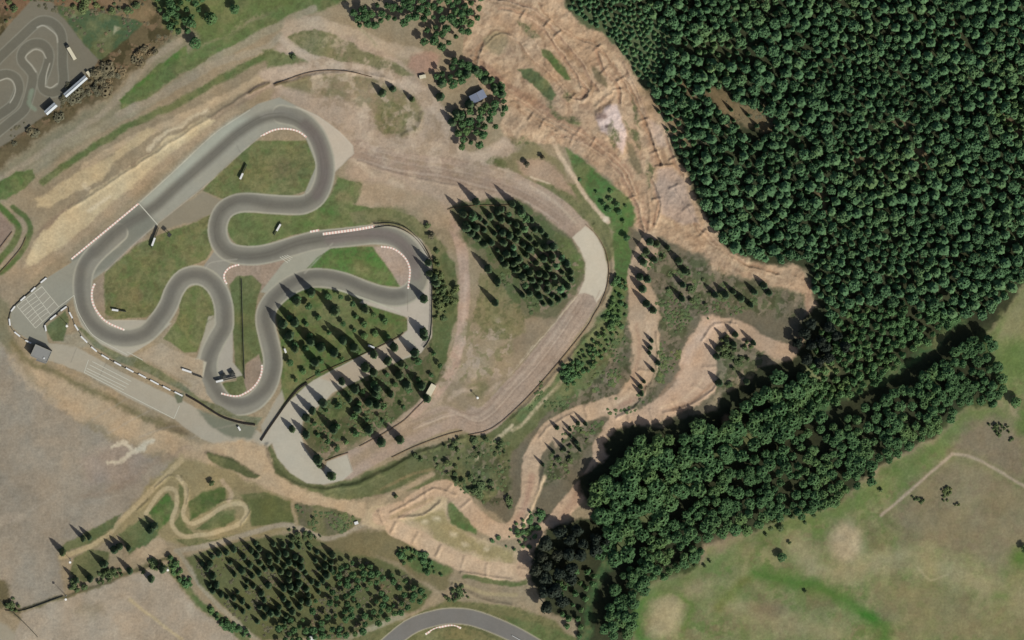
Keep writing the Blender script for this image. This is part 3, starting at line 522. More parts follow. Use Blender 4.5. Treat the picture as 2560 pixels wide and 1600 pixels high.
for k_ in range(24):
    L_ = wpts(LANES[k_ % len(LANES)]); a_, b_ = L_[k_ % (len(L_)-1)], L_[k_ % (len(L_)-1)+1]; t_ = random.random(); cx_, cy_ = a_[0]+(b_[0]-a_[0])*t_, a_[1]+(b_[1]-a_[1])*t_
    dx_, dy_ = b_[0]-a_[0], b_[1]-a_[1]; n_ = math.hypot(dx_, dy_)+1e-6; dx_, dy_ = dx_/n_, dy_/n_
    P_ = [(cx_-dy_*3, cy_+dx_*3), (cx_+dy_*3, cy_-dx_*3)]; sl, a = mask(P_, 1.2, .5, 1.8); Hh[sl] += a*1.2
for q_ in ('D 60,900 85,800 85,690 120,600 190,510 310,450 480,400 580,340 625,240 640,130 620,0', 'D 420,640 440,560 520,470 660,450 780,400 880,320 930,220 920,120 980,30 1080,50 1180,110', 'D 60,1180 80,1100 130,1020 200,950 280,860 360,760 410,680', 'C 1860,980 2000,1050 2150,1130 2300,1180 2440,1190', 'C 1800,930 1920,880 2040,810 2120,800 2200,870 2280,960 2360,1000'):
    L_ = resample_(smooth(wpts(q_), 4), 17)
    for a_, b_ in zip(L_[:-1], L_[1:]):
        dx_, dy_ = b_[0]-a_[0], b_[1]-a_[1]; n_ = math.hypot(dx_, dy_)+1e-6; dx_, dy_ = dx_/n_, dy_/n_
        P_ = [(a_[0]-dy_*4, a_[1]+dx_*4), (a_[0]+dy_*4, a_[1]-dx_*4)]; sl, a = mask(P_, 1.4, .6, 2.0); Hh[sl] += a*random.uniform(.5, 1.1)
# a gully under the valley strip, mounds
stroke_h = smooth(wpts('D 2100,20 1800,230 1500,390 1080,580 850,770 600,960 480,1100 400,1250'), 3)
sl, a = mask(stroke_h, 14, 2, 40); Hh[sl] -= a*5
mound('B 400,540 470,480 540,620 520,700 420,620', 1.5, 3)
mound('D 1540,990 1620,1000 1630,1110 1560,1130', 1.0, 8); mound('D 690,1340 770,1340 780,1480 690,1500', 1.0, 8)
hx = mask(wpts(CL), 3, 2); Hh[hx[0]] += hx[1]*fbm(X, Y, 8, 811, 4)[hx[0]]*1.5
CL2 = mask(smooth(wpts(GRV), 2), 3, 0, 60*S)
Hh[CL2[0]] *= 1-CL2[1]
for s_ in LOOP+[B4]:
    q = mask(smooth(wpts(s_), 2), 3, 0, 52*S); Hh[q[0]] *= 1-q[1]
Hh[~inner] *= 0

def height(x, y):
    i = int(np.clip(np.searchsorted(xs, x), 1, NX-1)); j = int(np.clip(np.searchsorted(ys, y), 1, NY-1))
    return float(Hh[j, i])

# ------------------------------------------------------------------ materials
def new_mat(name):
    m = bpy.data.materials.new(name); m.use_nodes = True; nt = m.node_tree
    return m, nt, nt.nodes['Principled BSDF']
def mat(name, c, rough=.8, var=.15, scale=1.5, metal=0.0, raw=False):
    m, nt, b = new_mat(name); c = tuple(c) if raw else tuple(alb(c))
    n = nt.nodes.new('ShaderNodeTexNoise'); n.inputs['Scale'].default_value = scale; n.inputs['Detail'].default_value = 4
    tc = nt.nodes.new('ShaderNodeTexCoord'); nt.links.new(tc.outputs['Object'], n.inputs['Vector'])
    mr = nt.nodes.new('ShaderNodeMapRange'); mr.inputs['To Min'].default_value = 1-var; mr.inputs['To Max'].default_value = 1+var
    nt.links.new(n.outputs['Fac'], mr.inputs['Value'])
    vm = nt.nodes.new('ShaderNodeVectorMath'); vm.operation = 'SCALE'; vm.inputs[0].default_value = c
    nt.links.new(mr.outputs[0], vm.inputs['Scale']); nt.links.new(vm.outputs[0], b.inputs['Base Color'])
    b.inputs['Roughness'].default_value = rough; b.inputs['Metallic'].default_value = metal
    b.inputs['Specular IOR Level'].default_value = .2
    return m
def ground_mat(name, amp=.16, bump=.5):
    m, nt, b = new_mat(name); L = nt.links.new
    at = nt.nodes.new('ShaderNodeAttribute'); at.attribute_name = 'albedo'
    geo = nt.nodes.new('ShaderNodeNewGeometry')
    n1 = nt.nodes.new('ShaderNodeTexNoise'); n1.inputs['Scale'].default_value = .55; n1.inputs['Detail'].default_value = 6; n1.inputs['Roughness'].default_value = .65
    L(geo.outputs['Position'], n1.inputs['Vector'])
    mr = nt.nodes.new('ShaderNodeMapRange'); mr.inputs['From Min'].default_value = .25; mr.inputs['From Max'].default_value = .75
    mr.inputs['To Min'].default_value = 1-amp; mr.inputs['To Max'].default_value = 1+amp
    L(n1.outputs['Fac'], mr.inputs['Value'])
    vm = nt.nodes.new('ShaderNodeVectorMath'); vm.operation = 'SCALE'; L(at.outputs['Color'], vm.inputs[0]); L(mr.outputs[0], vm.inputs['Scale'])
    L(vm.outputs[0], b.inputs['Base Color'])
    b.inputs['Roughness'].default_value = .95; b.inputs['Specular IOR Level'].default_value = .1
    bp = nt.nodes.new('ShaderNodeBump'); bp.inputs['Strength'].default_value = bump; bp.inputs['Distance'].default_value = .25
    L(n1.outputs['Fac'], bp.inputs['Height']); L(bp.outputs[0], b.inputs['Normal'])
    return m
def leaf_mat(name, c, var=.35, trans=.12, vtint=True):
    m, nt, b = new_mat(name); L = nt.links.new
    at = nt.nodes.new('ShaderNodeAttribute'); at.attribute_name = 'leaf'
    oi = nt.nodes.new('ShaderNodeObjectInfo')
    tt = nt.nodes.new('ShaderNodeAttribute'); tt.attribute_name = 'tint'
    sm = nt.nodes.new('ShaderNodeMath'); sm.operation = 'ADD'; L(oi.outputs['Random'], sm.inputs[0]); L(tt.outputs['Fac'], sm.inputs[1])
    ge = nt.nodes.new('ShaderNodeNewGeometry'); nz = nt.nodes.new('ShaderNodeTexNoise'); nz.inputs['Scale'].default_value = .022; nz.inputs['Detail'].default_value = 3
    L(ge.outputs['Position'], nz.inputs['Vector'])
    f0 = nt.nodes.new('ShaderNodeMath'); f0.operation = 'FRACT'; L(sm.outputs[0], f0.inputs[0])
    f1 = nt.nodes.new('ShaderNodeMapRange'); f1.inputs['From Min'].default_value = .3; f1.inputs['From Max'].default_value = .7; L(nz.outputs['Fac'], f1.inputs['Value'])
    fr = nt.nodes.new('ShaderNodeMix'); fr.inputs[0].default_value = .62; L(f0.outputs[0], fr.inputs[2]); L(f1.outputs[0], fr.inputs[3])
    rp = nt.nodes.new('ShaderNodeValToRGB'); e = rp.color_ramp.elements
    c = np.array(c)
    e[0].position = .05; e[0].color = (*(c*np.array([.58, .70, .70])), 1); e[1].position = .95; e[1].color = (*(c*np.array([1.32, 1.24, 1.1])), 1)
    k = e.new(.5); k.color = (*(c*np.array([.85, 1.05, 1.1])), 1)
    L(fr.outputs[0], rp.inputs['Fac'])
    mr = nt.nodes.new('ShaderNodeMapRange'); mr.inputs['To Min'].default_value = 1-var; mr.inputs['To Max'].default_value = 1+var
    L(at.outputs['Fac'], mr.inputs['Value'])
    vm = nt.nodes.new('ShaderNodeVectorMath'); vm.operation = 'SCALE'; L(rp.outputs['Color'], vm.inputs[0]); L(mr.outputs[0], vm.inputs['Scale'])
    L(vm.outputs[0], b.inputs['Base Color'])
    b.inputs['Roughness'].default_value = .75; b.inputs['Specular IOR Level'].default_value = .15
    tr = nt.nodes.new('ShaderNodeBsdfTranslucent'); L(vm.outputs[0], tr.inputs['Color'])
    mx = nt.nodes.new('ShaderNodeMixShader'); mx.inputs[0].default_value = .12; out = nt.nodes['Material Output']
    L(b.outputs[0], mx.inputs[1]); L(tr.outputs[0], mx.inputs[2]); L(mx.outputs[0], out.inputs['Surface'])
    return m
M_ground = ground_mat('soil', .2, .9); M_hard = ground_mat('worn_asphalt', .06, .15)
M_conifer = leaf_mat('conifer_needles', (.090, .148, .060)); M_fir = leaf_mat('fir_needles', (.068, .090, .040))
M_broad = leaf_mat('broad_leaves', (.078, .128, .046)); M_bright = leaf_mat('fresh_leaves', (.098, .158, .056)); M_shade_leaf = leaf_mat('shade_dark_leaves', (.036, .040, .026))  # last one: leaf colour darkened to imitate the shade tall trees cast
M_bush = leaf_mat('bush_leaves', (.112, .130, .050)); M_dry = leaf_mat('dry_twigs', (.15, .115, .066))
M_bark = mat('bark', (.09, .065, .05), .9, .25, raw=True)
M_white = mat('white_paint', (214, 214, 208), .6, .06); M_conc = mat('concrete', (150, 148, 136), .85, .15)
M_concd = mat('weathered_concrete', (96, 94, 84), .9, .2); M_kred = mat('kerb_red', (218, 178, 162), .7, .12); M_kwhite = mat('kerb_white', (232, 222, 206), .7, .08)
M_roofw = mat('white_metal_roof', (186, 192, 192), .45, .05, .4); M_roofg = mat('grey_felt_roof', (134, 134, 128), .9, .08, .6); M_wall = mat('render_wall', (150, 146, 134), .85, .1)
M_roofb = mat('blue_grey_roof', (120, 128, 144), .5, .1, .5); M_steel = mat('galvanised_steel', (120, 120, 118), .5, .1, 2, .6)
M_dark = mat('dark_panel', (52, 54, 50), .7, .15); M_line = mat('worn_road_paint', (186, 184, 166), .8, .12, 1.0); M_glass = mat('window_glass', (40, 48, 56), .15, .05)
M_tyre = mat('black_tyres', (58, 52, 46), .9, .3, 2.5); M_cream = mat('cream_paint', (204, 196, 168), .6, .06); M_lamp = mat('lamp_housing', (238, 236, 226), .4, .03)
M_umb = mat('green_canvas', (70, 84, 70), .8, .1); M_timber = mat('timber', (120, 96, 70), .85, .2); M_metalw = mat('mesh_fence', (98, 98, 84), .7, .2, 3)

# ------------------------------------------------------------------ mesh helpers
def mk(name, V, F, m, parent=None, attr=None, smoothf=False):
    me = bpy.data.meshes.new(name)
    V = np.asarray(V, np.float32)
    if isinstance(F, np.ndarray):
        n, k = F.shape
        me.vertices.add(len(V)); me.vertices.foreach_set('co', V.ravel())
        me.loops.add(n*k); me.loops.foreach_set('vertex_index', F.astype(np.int32).ravel())
        me.polygons.add(n); me.polygons.foreach_set('loop_start', np.arange(0, n*k, k, dtype=np.int32))
        me.update(calc_edges=True)
    else: me.from_pydata(V.tolist(), [], F); me.update()
    if attr:
        for an, av in attr.items():
            if av.ndim == 2:
                a = me.attributes.new(an, 'FLOAT_COLOR', 'POINT'); c4 = np.ones((len(V), 4), np.float32); c4[:, :3] = av; a.data.foreach_set('color', c4.ravel())
            else:
                a = me.attributes.new(an, 'FLOAT', 'FACE' if len(av) == len(me.polygons) and len(av) != len(V) else 'POINT'); a.data.foreach_set('value', av.astype(np.float32))
    if smoothf: me.polygons.foreach_set('use_smooth', np.ones(len(me.polygons), bool))
    ms = m if isinstance(m, (list, tuple)) else [m]
    for q in ms: me.materials.append(q)
    o = bpy.data.objects.new(name, me); col.objects.link(o)
    if parent: o.parent = parent
    return o
def tag(o, label, cat, group=None):
    o['label'] = label; o['category'] = cat
    if group: o['group'] = group
    return o
def thing(name, label, cat, loc, rz=0, group=None):
    o = bpy.data.objects.new(name, None); col.objects.link(o); o.location = loc; o.rotation_euler = (0, 0, rz); o.empty_display_size = .5
    return tag(o, label, cat, group)
class MB:
    def __init__(s): s.v = []; s.f = []; s.mi = []
    def add(s, V, F, mi=0):
        n = len(s.v); s.v += [tuple(v) for v in V]; s.f += [tuple(i+n for i in f) for f in F]; s.mi += [mi]*len(F)
    def box(s, x0, x1, y0, y1, z0, z1, mi=0):
        s.add([(x0, y0, z0), (x1, y0, z0), (x1, y1, z0), (x0, y1, z0), (x0, y0, z1), (x1, y0, z1), (x1, y1, z1), (x0, y1, z1)],
              [(0, 3, 2, 1), (4, 5, 6, 7), (0, 1, 5, 4), (1, 2, 6, 5), (2, 3, 7, 6), (3, 0, 4, 7)], mi)
    def cyl(s, x, y, z0, z1, r0, r1=None, n=10, mi=0):
        r1 = r0 if r1 is None else r1
        V = [(x+r0*math.cos(2*math.pi*k/n), y+r0*math.sin(2*math.pi*k/n), z0) for k in range(n)]+[(x+r1*math.cos(2*math.pi*k/n), y+r1*math.sin(2*math.pi*k/n), z1) for k in range(n)]
        s.add(V, [(k, (k+1) % n, n+(k+1) % n, n+k) for k in range(n)]+[tuple(range(n, 2*n)), tuple(range(n-1, -1, -1))], mi)
    def prof(s, P, prof, closed=True, mi=0):
        """sweep a cross-section [(offset,z)..] along polyline P of (x,y[,z])"""
        n = len(P); m = len(prof); V = []
        for i in range(n):
            a = np.array(P[max(i-1, 0)][:2]); b = np.array(P[min(i+1, n-1)][:2]); t = (b-a)/(np.linalg.norm(b-a)+1e-9); nn = (-t[1], t[0])
            z = P[i][2] if len(P[i]) > 2 else 0
            V += [(P[i][0]+nn[0]*o, P[i][1]+nn[1]*o, z+h) for o, h in prof]
        F = []
        for i in range(n-1):
            for k in range(m if closed else m-1):
                a = i*m+k; b = i*m+(k+1) % m; F.append((a, b, b+m, a+m))
        if closed: F += [tuple(range(m-1, -1, -1)), tuple(range((n-1)*m, n*m))]
        s.add(V, F, mi)
    def build(s, name, m, parent=None):
        o = mk(name, s.v, s.f, m, parent)
        if isinstance(m, (list, tuple)): o.data.polygons.foreach_set('material_index', np.array(s.mi, np.int32))
        return o
def resample(P, d):
    P = [np.array(p[:2], float) for p in P]; out = [P[0]]; acc = 0
    for a, b in zip(P[:-1], P[1:]):
        L = np.linalg.norm(b-a)
        if L < 1e-6: continue
        t = d-acc
        while t <= L: out.append(a+(b-a)*t/L); t += d
        acc = (acc+L) % d
    return [tuple(p) for p in out]

# ------------------------------------------------------------------ ground objects
names = {GROUND: 'ground', LOT: 'gravel_lot', TRACK: 'race_track', DIRT: 'dirt_track', PATH: 'dirt_road', GRASS: 'grass_verge', KART: 'kart_track', PAVED: 'concrete_pavement', GOLF: 'golf_course'}
idx = np.arange(NY*NX).reshape(NY, NX)
quads = np.stack([idx[:-1, :-1], idx[:-1, 1:], idx[1:, 1:], idx[1:, :-1]], -1).reshape(-1, 4)
qc = CLS[:-1, :-1].reshape(-1)
VV = np.stack([X, Y, Hh], -1).reshape(-1, 3); CC = COL.reshape(-1, 3)
for c, nm in names.items():
    q = quads[qc == c]
    if not len(q): continue
    u, inv = np.unique(q, return_inverse=True)
    o = mk(nm, VV[u], inv.reshape(-1, 4), M_hard if c in (TRACK, PAVED, KART) else M_ground, attr={'albedo': CC[u]}, smoothf=True)
    o['kind'] = 'structure'

#OBJECTS

SUN_EL = R(47.5); SUN_AZ = R(137)            # azimuth clockwise from north
sdir = Vector((math.sin(SUN_AZ)*math.cos(SUN_EL), math.cos(SUN_AZ)*math.cos(SUN_EL), math.sin(SUN_EL)))
def WH(x, y, h):
    p = W(x, y); return (p[0]+cdir.x/cdir.z*h, p[1]+cdir.y/cdir.z*h)
def from_tip(x, y, h):
    p = W(x, y); return (p[0]+sdir.x/sdir.z*h, p[1]+sdir.y/sdir.z*h)

# ---- painted markings: sheets on the asphalt
def marking(segs, w, name='road_marking'):
    b = MB()
    for i, s_ in enumerate(segs):
        P = wpts(s_); P = [(p[0], p[1], .05+.004*(i % 5)) for p in (smooth(P, 3) if len(P) > 2 else P)]
        b.prof(P, [(-w/2, 0), (w/2, 0)], closed=False)
    o = b.build(name, M_line); o['kind'] = 'structure'
marking(['A 655,960 745,1062'], .7)
gr = ['E 790,270 1110,660', 'E 1110,660 670,1060', 'E 670,1060 320,640', 'E 320,640 790,270', 'E 490,510 800,930', 'E 650,400 960,810', 'E 1400,440 1110,660', 'E 500,500 790,280']
def lerp(a, b, t): return (a[0]+(b[0]-a[0])*t, a[1]+(b[1]-a[1])*t)
for A0, A1, B0, B1, n in (((320, 640), (670, 1060), (490, 510), (800, 930), 7), ((490, 510), (800, 930), (650, 400), (960, 810), 7), ((650, 400), (960, 810), (790, 270), (1110, 660), 4)):
    for k in range(1, n):
        a = lerp(A0, A1, k/n); b = lerp(B0, B1, k/n); gr.append('E %f,%f %f,%f' % (*a, *b))
marking(gr, .45)
marking(['C 418,188 398,248', 'C 398,248 822,466', 'C 822,466 848,405', 'C 436,196 620,290', 'C 424,212 608,305', 'C 410,228 596,318', 'C 404,238 585,330'], .5)
marking(['I 225,915 300,970', 'I 245,908 320,955', 'I 268,902 332,940', 'I 290,898 345,925'], .5)
marking(['E 1400,440 1440,620 1500,800 1700,1130 1900,1290 2400,1560', 'G 2400,600 2700,760'], .45)
marking(['K 1700,125 1800,170'], .4)

# ---- kerbs
def kerb(s_, label, w=1.3, only=None, blk=1.15):
    P = resample([p for p in smooth(wpts(s_), 6)], blk); b = MB()
    for i in range(len(P)-1):
        q = P[i+1]; r_ = P[i]
        m = (r_, ((r_[0]+q[0])/2, (r_[1]+q[1])/2), q)
        mi = (i % 2) if only is None else only
        b.prof([(a[0], a[1], 0) for a in m], [(-w/2, -.1), (-w/2, .07), (w/2, .13), (w/2, -.1)], mi=mi)
    o = b.build('kerb', [M_kwhite, M_kred]); return tag(o, label, 'kerb', 'red and white rumble kerbs of the circuit')
kerb('A 338,1224 655,962', 'long straight red and white kerb on the outer edge below the start line')
kerb('A 1232,645 1262,628 1295,614 1335,608 1380,612 1415,624 1450,650', 'curved kerb on the inside of the northern hairpin')
kerb('A 448,1340 436,1370 434,1410 446,1450 480,1500 C 520,18 590,48', 'curved kerb round the inside of the western hairpin', 1.4)
kerb('A 1072,1342 1060,1320 1060,1295 1080,1268 1110,1255 1135,1250', 'short curved kerb beside the junction in the middle of the circuit')
kerb('A 1525,1106 1600,1096 1700,1082 1775,1068', 'straight kerb leading to the fenced eastern bend', 1.9)
kerb('A 1800,1165 1850,1172 1890,1195 1920,1228 1936,1270 1935,1310 1928,1365', 'curved kerb on the inside of the fenced eastern bend')
kerb('C 1238,212 1236,245 1222,285 1190,325 1150,350 1120,360 1080,356 1040,345', 'curved kerb on the inside of the southern hairpin', 1.3)
kerb('A 1465,1095 1510,1087', 'very short pale kerb just before the straight eastern kerb', 1.5)
kerb('C 2010,1485 2060,1457 2130,1443 2180,1456', 'pale orange kerb on the separate bend at the bottom edge', 1.5)

# ---- barriers with white panels
def barrier(path, panels, label, h=1.1):
    P = resample(smooth(wpts(path), 3), 3); t = thing('barrier_wall', label, 'barrier', (P[0][0], P[0][1], 0))
    b = MB(); b.prof([(x-P[0][0], y-P[0][1], 0) for x, y in P], [(-.22, -.3), (-.12, h), (.12, h), (.22, -.3)])
    b.build('concrete_wall', M_concd, t)
    for s_ in panels:
        Q = wpts(s_); b = MB(); b.prof([(x-P[0][0], y-P[0][1], 0) for x, y in Q], [(-.55, h-.25), (-.55, h+.12), (.55, h+.12), (.55, h-.25)])
        b.build('white_panel', M_white, t)
    return t
barrier('E 890,105 760,215 590,365 480,460 380,545 285,640 205,745 175,880 195,1020 270,1130 380,1215 500,1300 590,1345',
        ['E 770,200 880,110', 'E 590,370 670,290', 'E 390,540 480,460', 'E 212,740 285,645', 'E 176,880 192,1010', 'E 275,1130 380,1215', 'E 480,1290 590,1340'],
        'low wall with white panels curving round the western parking bay')
barrier('E 870,1120 850,985 1265,640 1300,740 1370,870 1410,990 1480,1100 1560,1240 1650,1330 1730,1410 1830,1500 K 960,330 1100,410 1400,560 1730,720',
        ['E 1150,730 1260,650', 'E 950,900 1060,810', 'E 852,1000 872,1115', 'E 1310,755 1370,870', 'E 1410,990 1480,1100', 'E 1530,1210 1650,1330', 'E 1725,1410 1830,1500', 'K 960,328 1030,370', 'K 1080,395 1145,430',
         'K 1190,452 1262,490', 'K 1310,508 1380,545', 'K 1420,565 1500,608', 'K 1540,625 1610,662', 'K 1650,678 1725,715'],
        'long pit wall with a dashed row of white panels')
def tyre_wall(path, label, h=1.3):
    P = resample(smooth(wpts(path), 3), .72); b = MB(); o0 = P[0]
    for i in range(len(P)-1):
        t = np.array(P[i+1])-np.array(P[i]); t /= np.linalg.norm(t)+1e-9
        for r_ in (-.36, .36):
            x = P[i][0]-t[1]*r_-o0[0]; y = P[i][1]+t[0]*r_-o0[1]
            b.cyl(x, y, -.2, h*.5, .36, .33, 7); b.cyl(x, y, h*.5, h, .36, .33, 7)
    o = b.build('tyre_wall', M_tyre); o.location = (o0[0], o0[1], 0)
    return tag(o, label, 'tyre barrier')
tyre_wall('K 1765,712 1900,790 2080,905 2200,950 2300,975 2425,990', 'dark brown tyre wall below the southern hairpin')
tyre_wall('J 480,595 400,650 310,755 200,910 110,1040 40,1150', 'dark tyre wall dividing the circuit from the pale concrete bend')
def rail(path, label, name='guard_rail', h=.9, m=None):
    P = resample(smooth(wpts(path), 3), 3); o0 = P[0]; Q = [(x-o0[0], y-o0[1], height(x, y)) for x, y in P]
    t = thing(name, label, 'guard rail', (o0[0], o0[1], 0))
    b = MB(); b.prof(Q, [(-.16, h-.45), (-.16, h), (.16, h), (.16, h-.45)]); b.build('beam', m or M_timber, t)
    for x, y, z in Q[::2]:
        b = MB(); b.box(x-.12, x+.12, y+.17, y+.4, z-.3, z+h-.1); b.build('post', M_concd, t)
    return t
rail('B 350,1062 400,1112 440,1180 457,1260 452,1340 425,1425 385,1490 D 350,40 200,225 60,380 -90,510 C 2205,545', 'long guard rail along the outer edge of the dirt oval')
rail('C 2185,523 2100,545 1960,598 1850,650', 'guard rail on the grass bank beside the lower dirt straight')
rail('J 1590,765 1500,850 1400,950 1250,1045 1230,1060 1100,1130 950,1210', 'guard rail between the lower fir grove and the dirt straight')
rail('J 870,1255 760,1290 640,1340', 'short guard rail by the inner tip of the pale concrete bend')
rail('I 1810,470 1850,455 2080,430 2419,425', 'guard rail across the top of the triangular fir grove')
rail('J 480,570 650,480 1000,330 1340,165 1410,100', 'guard rail on the upper side of the shaded concrete road')
rail('D 0,1490 90,1540', 'white railing at the bottom edge beside the separate bend', m=M_white)
rail('N 170,800 480,690 700,665 900,680 1100,730', 'guard rail curving above the northern dirt runoff')
rail('H 0,1065 110,940 200,830 250,720', 'guard rail along the curved green strip at the left edge')
rail('H 0,830 130,660', 'short guard rail round the small gravel yard at the left edge')
def catch_fence(path, label, h=3.2, gap=4.0, m=None, cat='fence'):
    P = resample(smooth(wpts(path), 3), gap); o0 = P[0]; Q = [(x-o0[0], y-o0[1], height(x, y)) for x, y in P]
    t = thing('catch_fence', label, cat, (o0[0], o0[1], 0))
    for x, y, z in Q[:100]:
        b = MB(); b.cyl(x, y, z-.3, z+h, .09, .07, 6); b.build('post', M_steel, t)
    b = MB()
    for zz in np.arange(.3, h, .28): b.prof([(x, y, z+zz) for x, y, z in Q], [(-.035, 0), (0, .06), (.035, 0)])
    b.build('wire_mesh', m or M_metalw, t)
    b = MB(); b.prof(Q, [(-.2, -.2), (-.15, .8), (.15, .8), (.2, -.2)]); b.build('base_wall', M_concd, t)
    return t
catch_fence('I 1110,600 1180,598 1250,592 1380,622 1500,705 1590,810 1650,920 1668,1000 1664,1200 1660,1511 J 1655,60 1648,150 1610,230 1560,285', 'tall wire catch fence round the outside of the eastern bend')
catch_fence('I 1115,640 1250,622 1370,650 1480,715 1570,815 1640,930', 'inner wire fence line hugging the eastern bend', 2.0)
catch_fence('L 50,1230 200,1235 420,1160 620,1085', 'wire fence between the two gravel parking lots', 1.8, 5)
catch_fence('P 604,697 606,780 609,880 612,955', 'straight dark green net fence across the central grass wedge', 3.0, 5, M_umb)
catch_fence('L 0,1130 100,1230 200,1320 300,1420 380,1511', 'wire fence along the lane at the lower left corner', 1.8, 5)

# ---- buildings given by their roof corners
def roof_frame(c, h):
    """four roof-corner pixels (in order) -> centre, angle, length, width"""
    Q = [np.array(WH(*p, h)) for p in pix(c)]
    ce = sum(Q)/4; e = (Q[1]-Q[0]+Q[2]-Q[3])/2; f = (Q[3]-Q[0]+Q[2]-Q[1])/2
    return ce, math.atan2(e[1], e[0]), np.linalg.norm(e), np.linalg.norm(f)
def gable(c, h, rise, name, label, mroof, mwall, nw=4, cat='building', roofname='roof'):
    ce, a, L, Wd = roof_frame(c, h); t = thing(name, label, cat, (ce[0], ce[1], 0), a)
    l, w = L/2, Wd/2; e = h-rise
    b = MB(); b.box(-l+.3, l-.3, -w+.3, w-.3, -.4, e-.02); b.add([(-l+.3, -w+.3, e-.02), (-l+.3, w-.3, e-.02), (-l+.3, 0, h-.15), (l-.3, -w+.3, e-.02), (l-.3, w-.3, e-.02), (l-.3, 0, h-.15)], [(0, 2, 1), (3, 4, 5)])
    b.build('wall', mwall, t)
    b = MB(); b.prof([(-l, 0, 0), (l, 0, 0)], [(-w, e-.15), (0, h), (w, e-.15), (w, e), (0, h+.18), (-w, e)]); ro = b.build(roofname, mroof, t)
    b = MB(); b.box(-l-.02, l+.02, -.16, .16, h+.1, h+.26); b.build('ridge_cap', M_steel, ro)
    for k in range(nw):
        x = -l+.3+(k+.5)*(2*l-.6)/nw
        for sg in (-1, 1):
            y = sg*(w-.3); b = MB(); b.box(x-.5, x+.5, min(y, y+sg*.05), max(y, y+sg*.05), 1.0, 2.2); fr = b.build('window', M_white, t)
            b = MB(); b.box(x-.42, x+.42, min(y+sg*.05, y+sg*.07), max(y+sg*.05, y+sg*.07), 1.08, 2.12); b.build('pane', M_glass, fr)
    b = MB(); b.box(l-.3, l-.24, -.5, .5, -.1, 2.1); b.build('door', M_timber, t)
    return t
PQ = lambda pts, ox, oy, k: 'P '+' '.join('%f,%f' % (ox+x/k, oy+y/k) for x, y in pts)
gable(PQ([(860, 830), (1430, 320), (1540, 400), (950, 910)], 80, 160, 10.8), 4.6, .7, 'paddock_building', 'long narrow shed with a white metal roof beside the kart track', M_roofw, M_concd, 5)
gable(PQ([(350, 1290), (620, 1050), (720, 1150), (440, 1400)], 80, 160, 10.8), 6.2, .7, 'clubhouse', 'shorter, taller building with a white metal roof southwest of the long shed', M_roofw, M_concd, 3)
gable(PQ([(790, 990), (700, 780), (1010, 600), (1110, 760)], 1100, 160, 9.45), 6.0, 1.6, 'house', 'house with a blue grey roof half hidden among tall trees', M_roofb, M_wall, 3)
# flat roofed control tower
ce, a, L, Wd = roof_frame(PQ([(600, 660), (700, 450), (1000, 600), (900, 830)], 0, 800, 7.56), 7.5)
t = thing('control_building', 'square flat roofed grey race control building with a pale parapet', 'building', (ce[0], ce[1], 0), a)
l, w = L/2, Wd/2
b = MB(); b.box(-l+.1, l-.1, -w+.1, w-.1, -.3, 7.0); b.build('wall', M_concd, t)
b = MB(); b.box(-l+.35, l-.35, -w+.35, w-.35, 7.0, 7.25); ro = b.build('roof', M_roofg, t)
b = MB()
for q in ((-l, l, -w, -w+.35), (-l, l, w-.35, w), (-l, -l+.35, -w+.35, w-.35), (l-.35, l, -w+.35, w-.35)): b.box(*q, 7.0, 7.65)
b.build('parapet', M_conc, t)
b = MB(); b.cyl(-l*.45, -w*.5, 7.25, 7.9, .7, .6, 14); b.build('roof_vent', M_white, ro)
for k in range(5):
    for z in (1.0, 4.2):
        x = -l+1+(k+.5)*(2*l-2)/5
        b = MB(); b.box(x-.7, x+.7, w-.1, w-.04, z, z+1.5); fr = b.build('window', M_white, t)
        b = MB(); b.box(x-.62, x+.62, w-.04, w-.02, z+.08, z+1.42); b.build('pane', M_glass, fr)
b = MB(); n = 14
for k in range(n): b.box(-l-1.6, -l-.02, -w+.3+k*.55, -w+.3+(k+1)*.55, .3+k*.45, .5+k*.45)
b.build('outside_stair', M_steel, t)

# ---- billboards and trackside furniture
def billboard(a, b_, h, label, thick=.5, white=(.0, .4), cat='billboard', leans=True):
    A_ = np.array(WH(*pix(a)[0], h)); B_ = np.array(WH(*pix(b_)[0], h)); ce = (A_+B_)/2; d = B_-A_; L = np.linalg.norm(d); l = L/2
    t = thing('billboard', label, cat, (ce[0], ce[1], 0), math.atan2(d[1], d[0]), 'billboards standing in the infield')
    q = MB(); q.box(-l, l, -thick/2, thick/2, .9, h); q.build('panel', M_dark, t)
    w0, w1 = -l+white[0]*L, -l+white[1]*L
    if white[1] > 0:
        q = MB(); q.box(w0, w1, -thick/2-.45, thick/2+.45, h, h+.15); q.build('canopy', M_white, t)
    for k in range(max(2, int(L/4)+1)):
        x = -l+.4+k*(L-.8)/max(1, int(L/4)+1-1 if int(L/4) else 1)
        q = MB(); q.cyl(x, thick/2+.12, -.3, h-.1, .1, .1, 6); q.build('post', M_steel, t)
    return t
Z5 = lambda x, y: 'P %f,%f' % (540+x/6.3, 380+y/6.3)
Z3 = lambda x, y: 'P %f,%f' % (340+x/9.45, 480+y/9.45)
Z4 = lambda x, y: 'P %f,%f' % (440+x/10.8, 860+y/10.8)
billboard(Z5(385, 430), Z5(490, 200), 3.0, 'dark billboard on the upper infield grass inside the northern hairpin')
billboard(Z3(370, 1320), Z3(540, 850), 3.2, 'longest dark billboard, beside the start line', white=(.1, .5))
billboard(Z5(920, 1310), Z5(1030, 1120), 2.2, 'small dark billboard on the grass inside the double bend', white=(.35, .9))
billboard('E 2120,712', 'E 2390,750', 2.2, 'dark billboard on the grass near the western hairpin', white=(0, .45))
billboard(Z4(170, 680), Z4(440, 770), 1.6, 'pale grey low board by the concrete apron left of the southern hairpin', white=(0, .95))
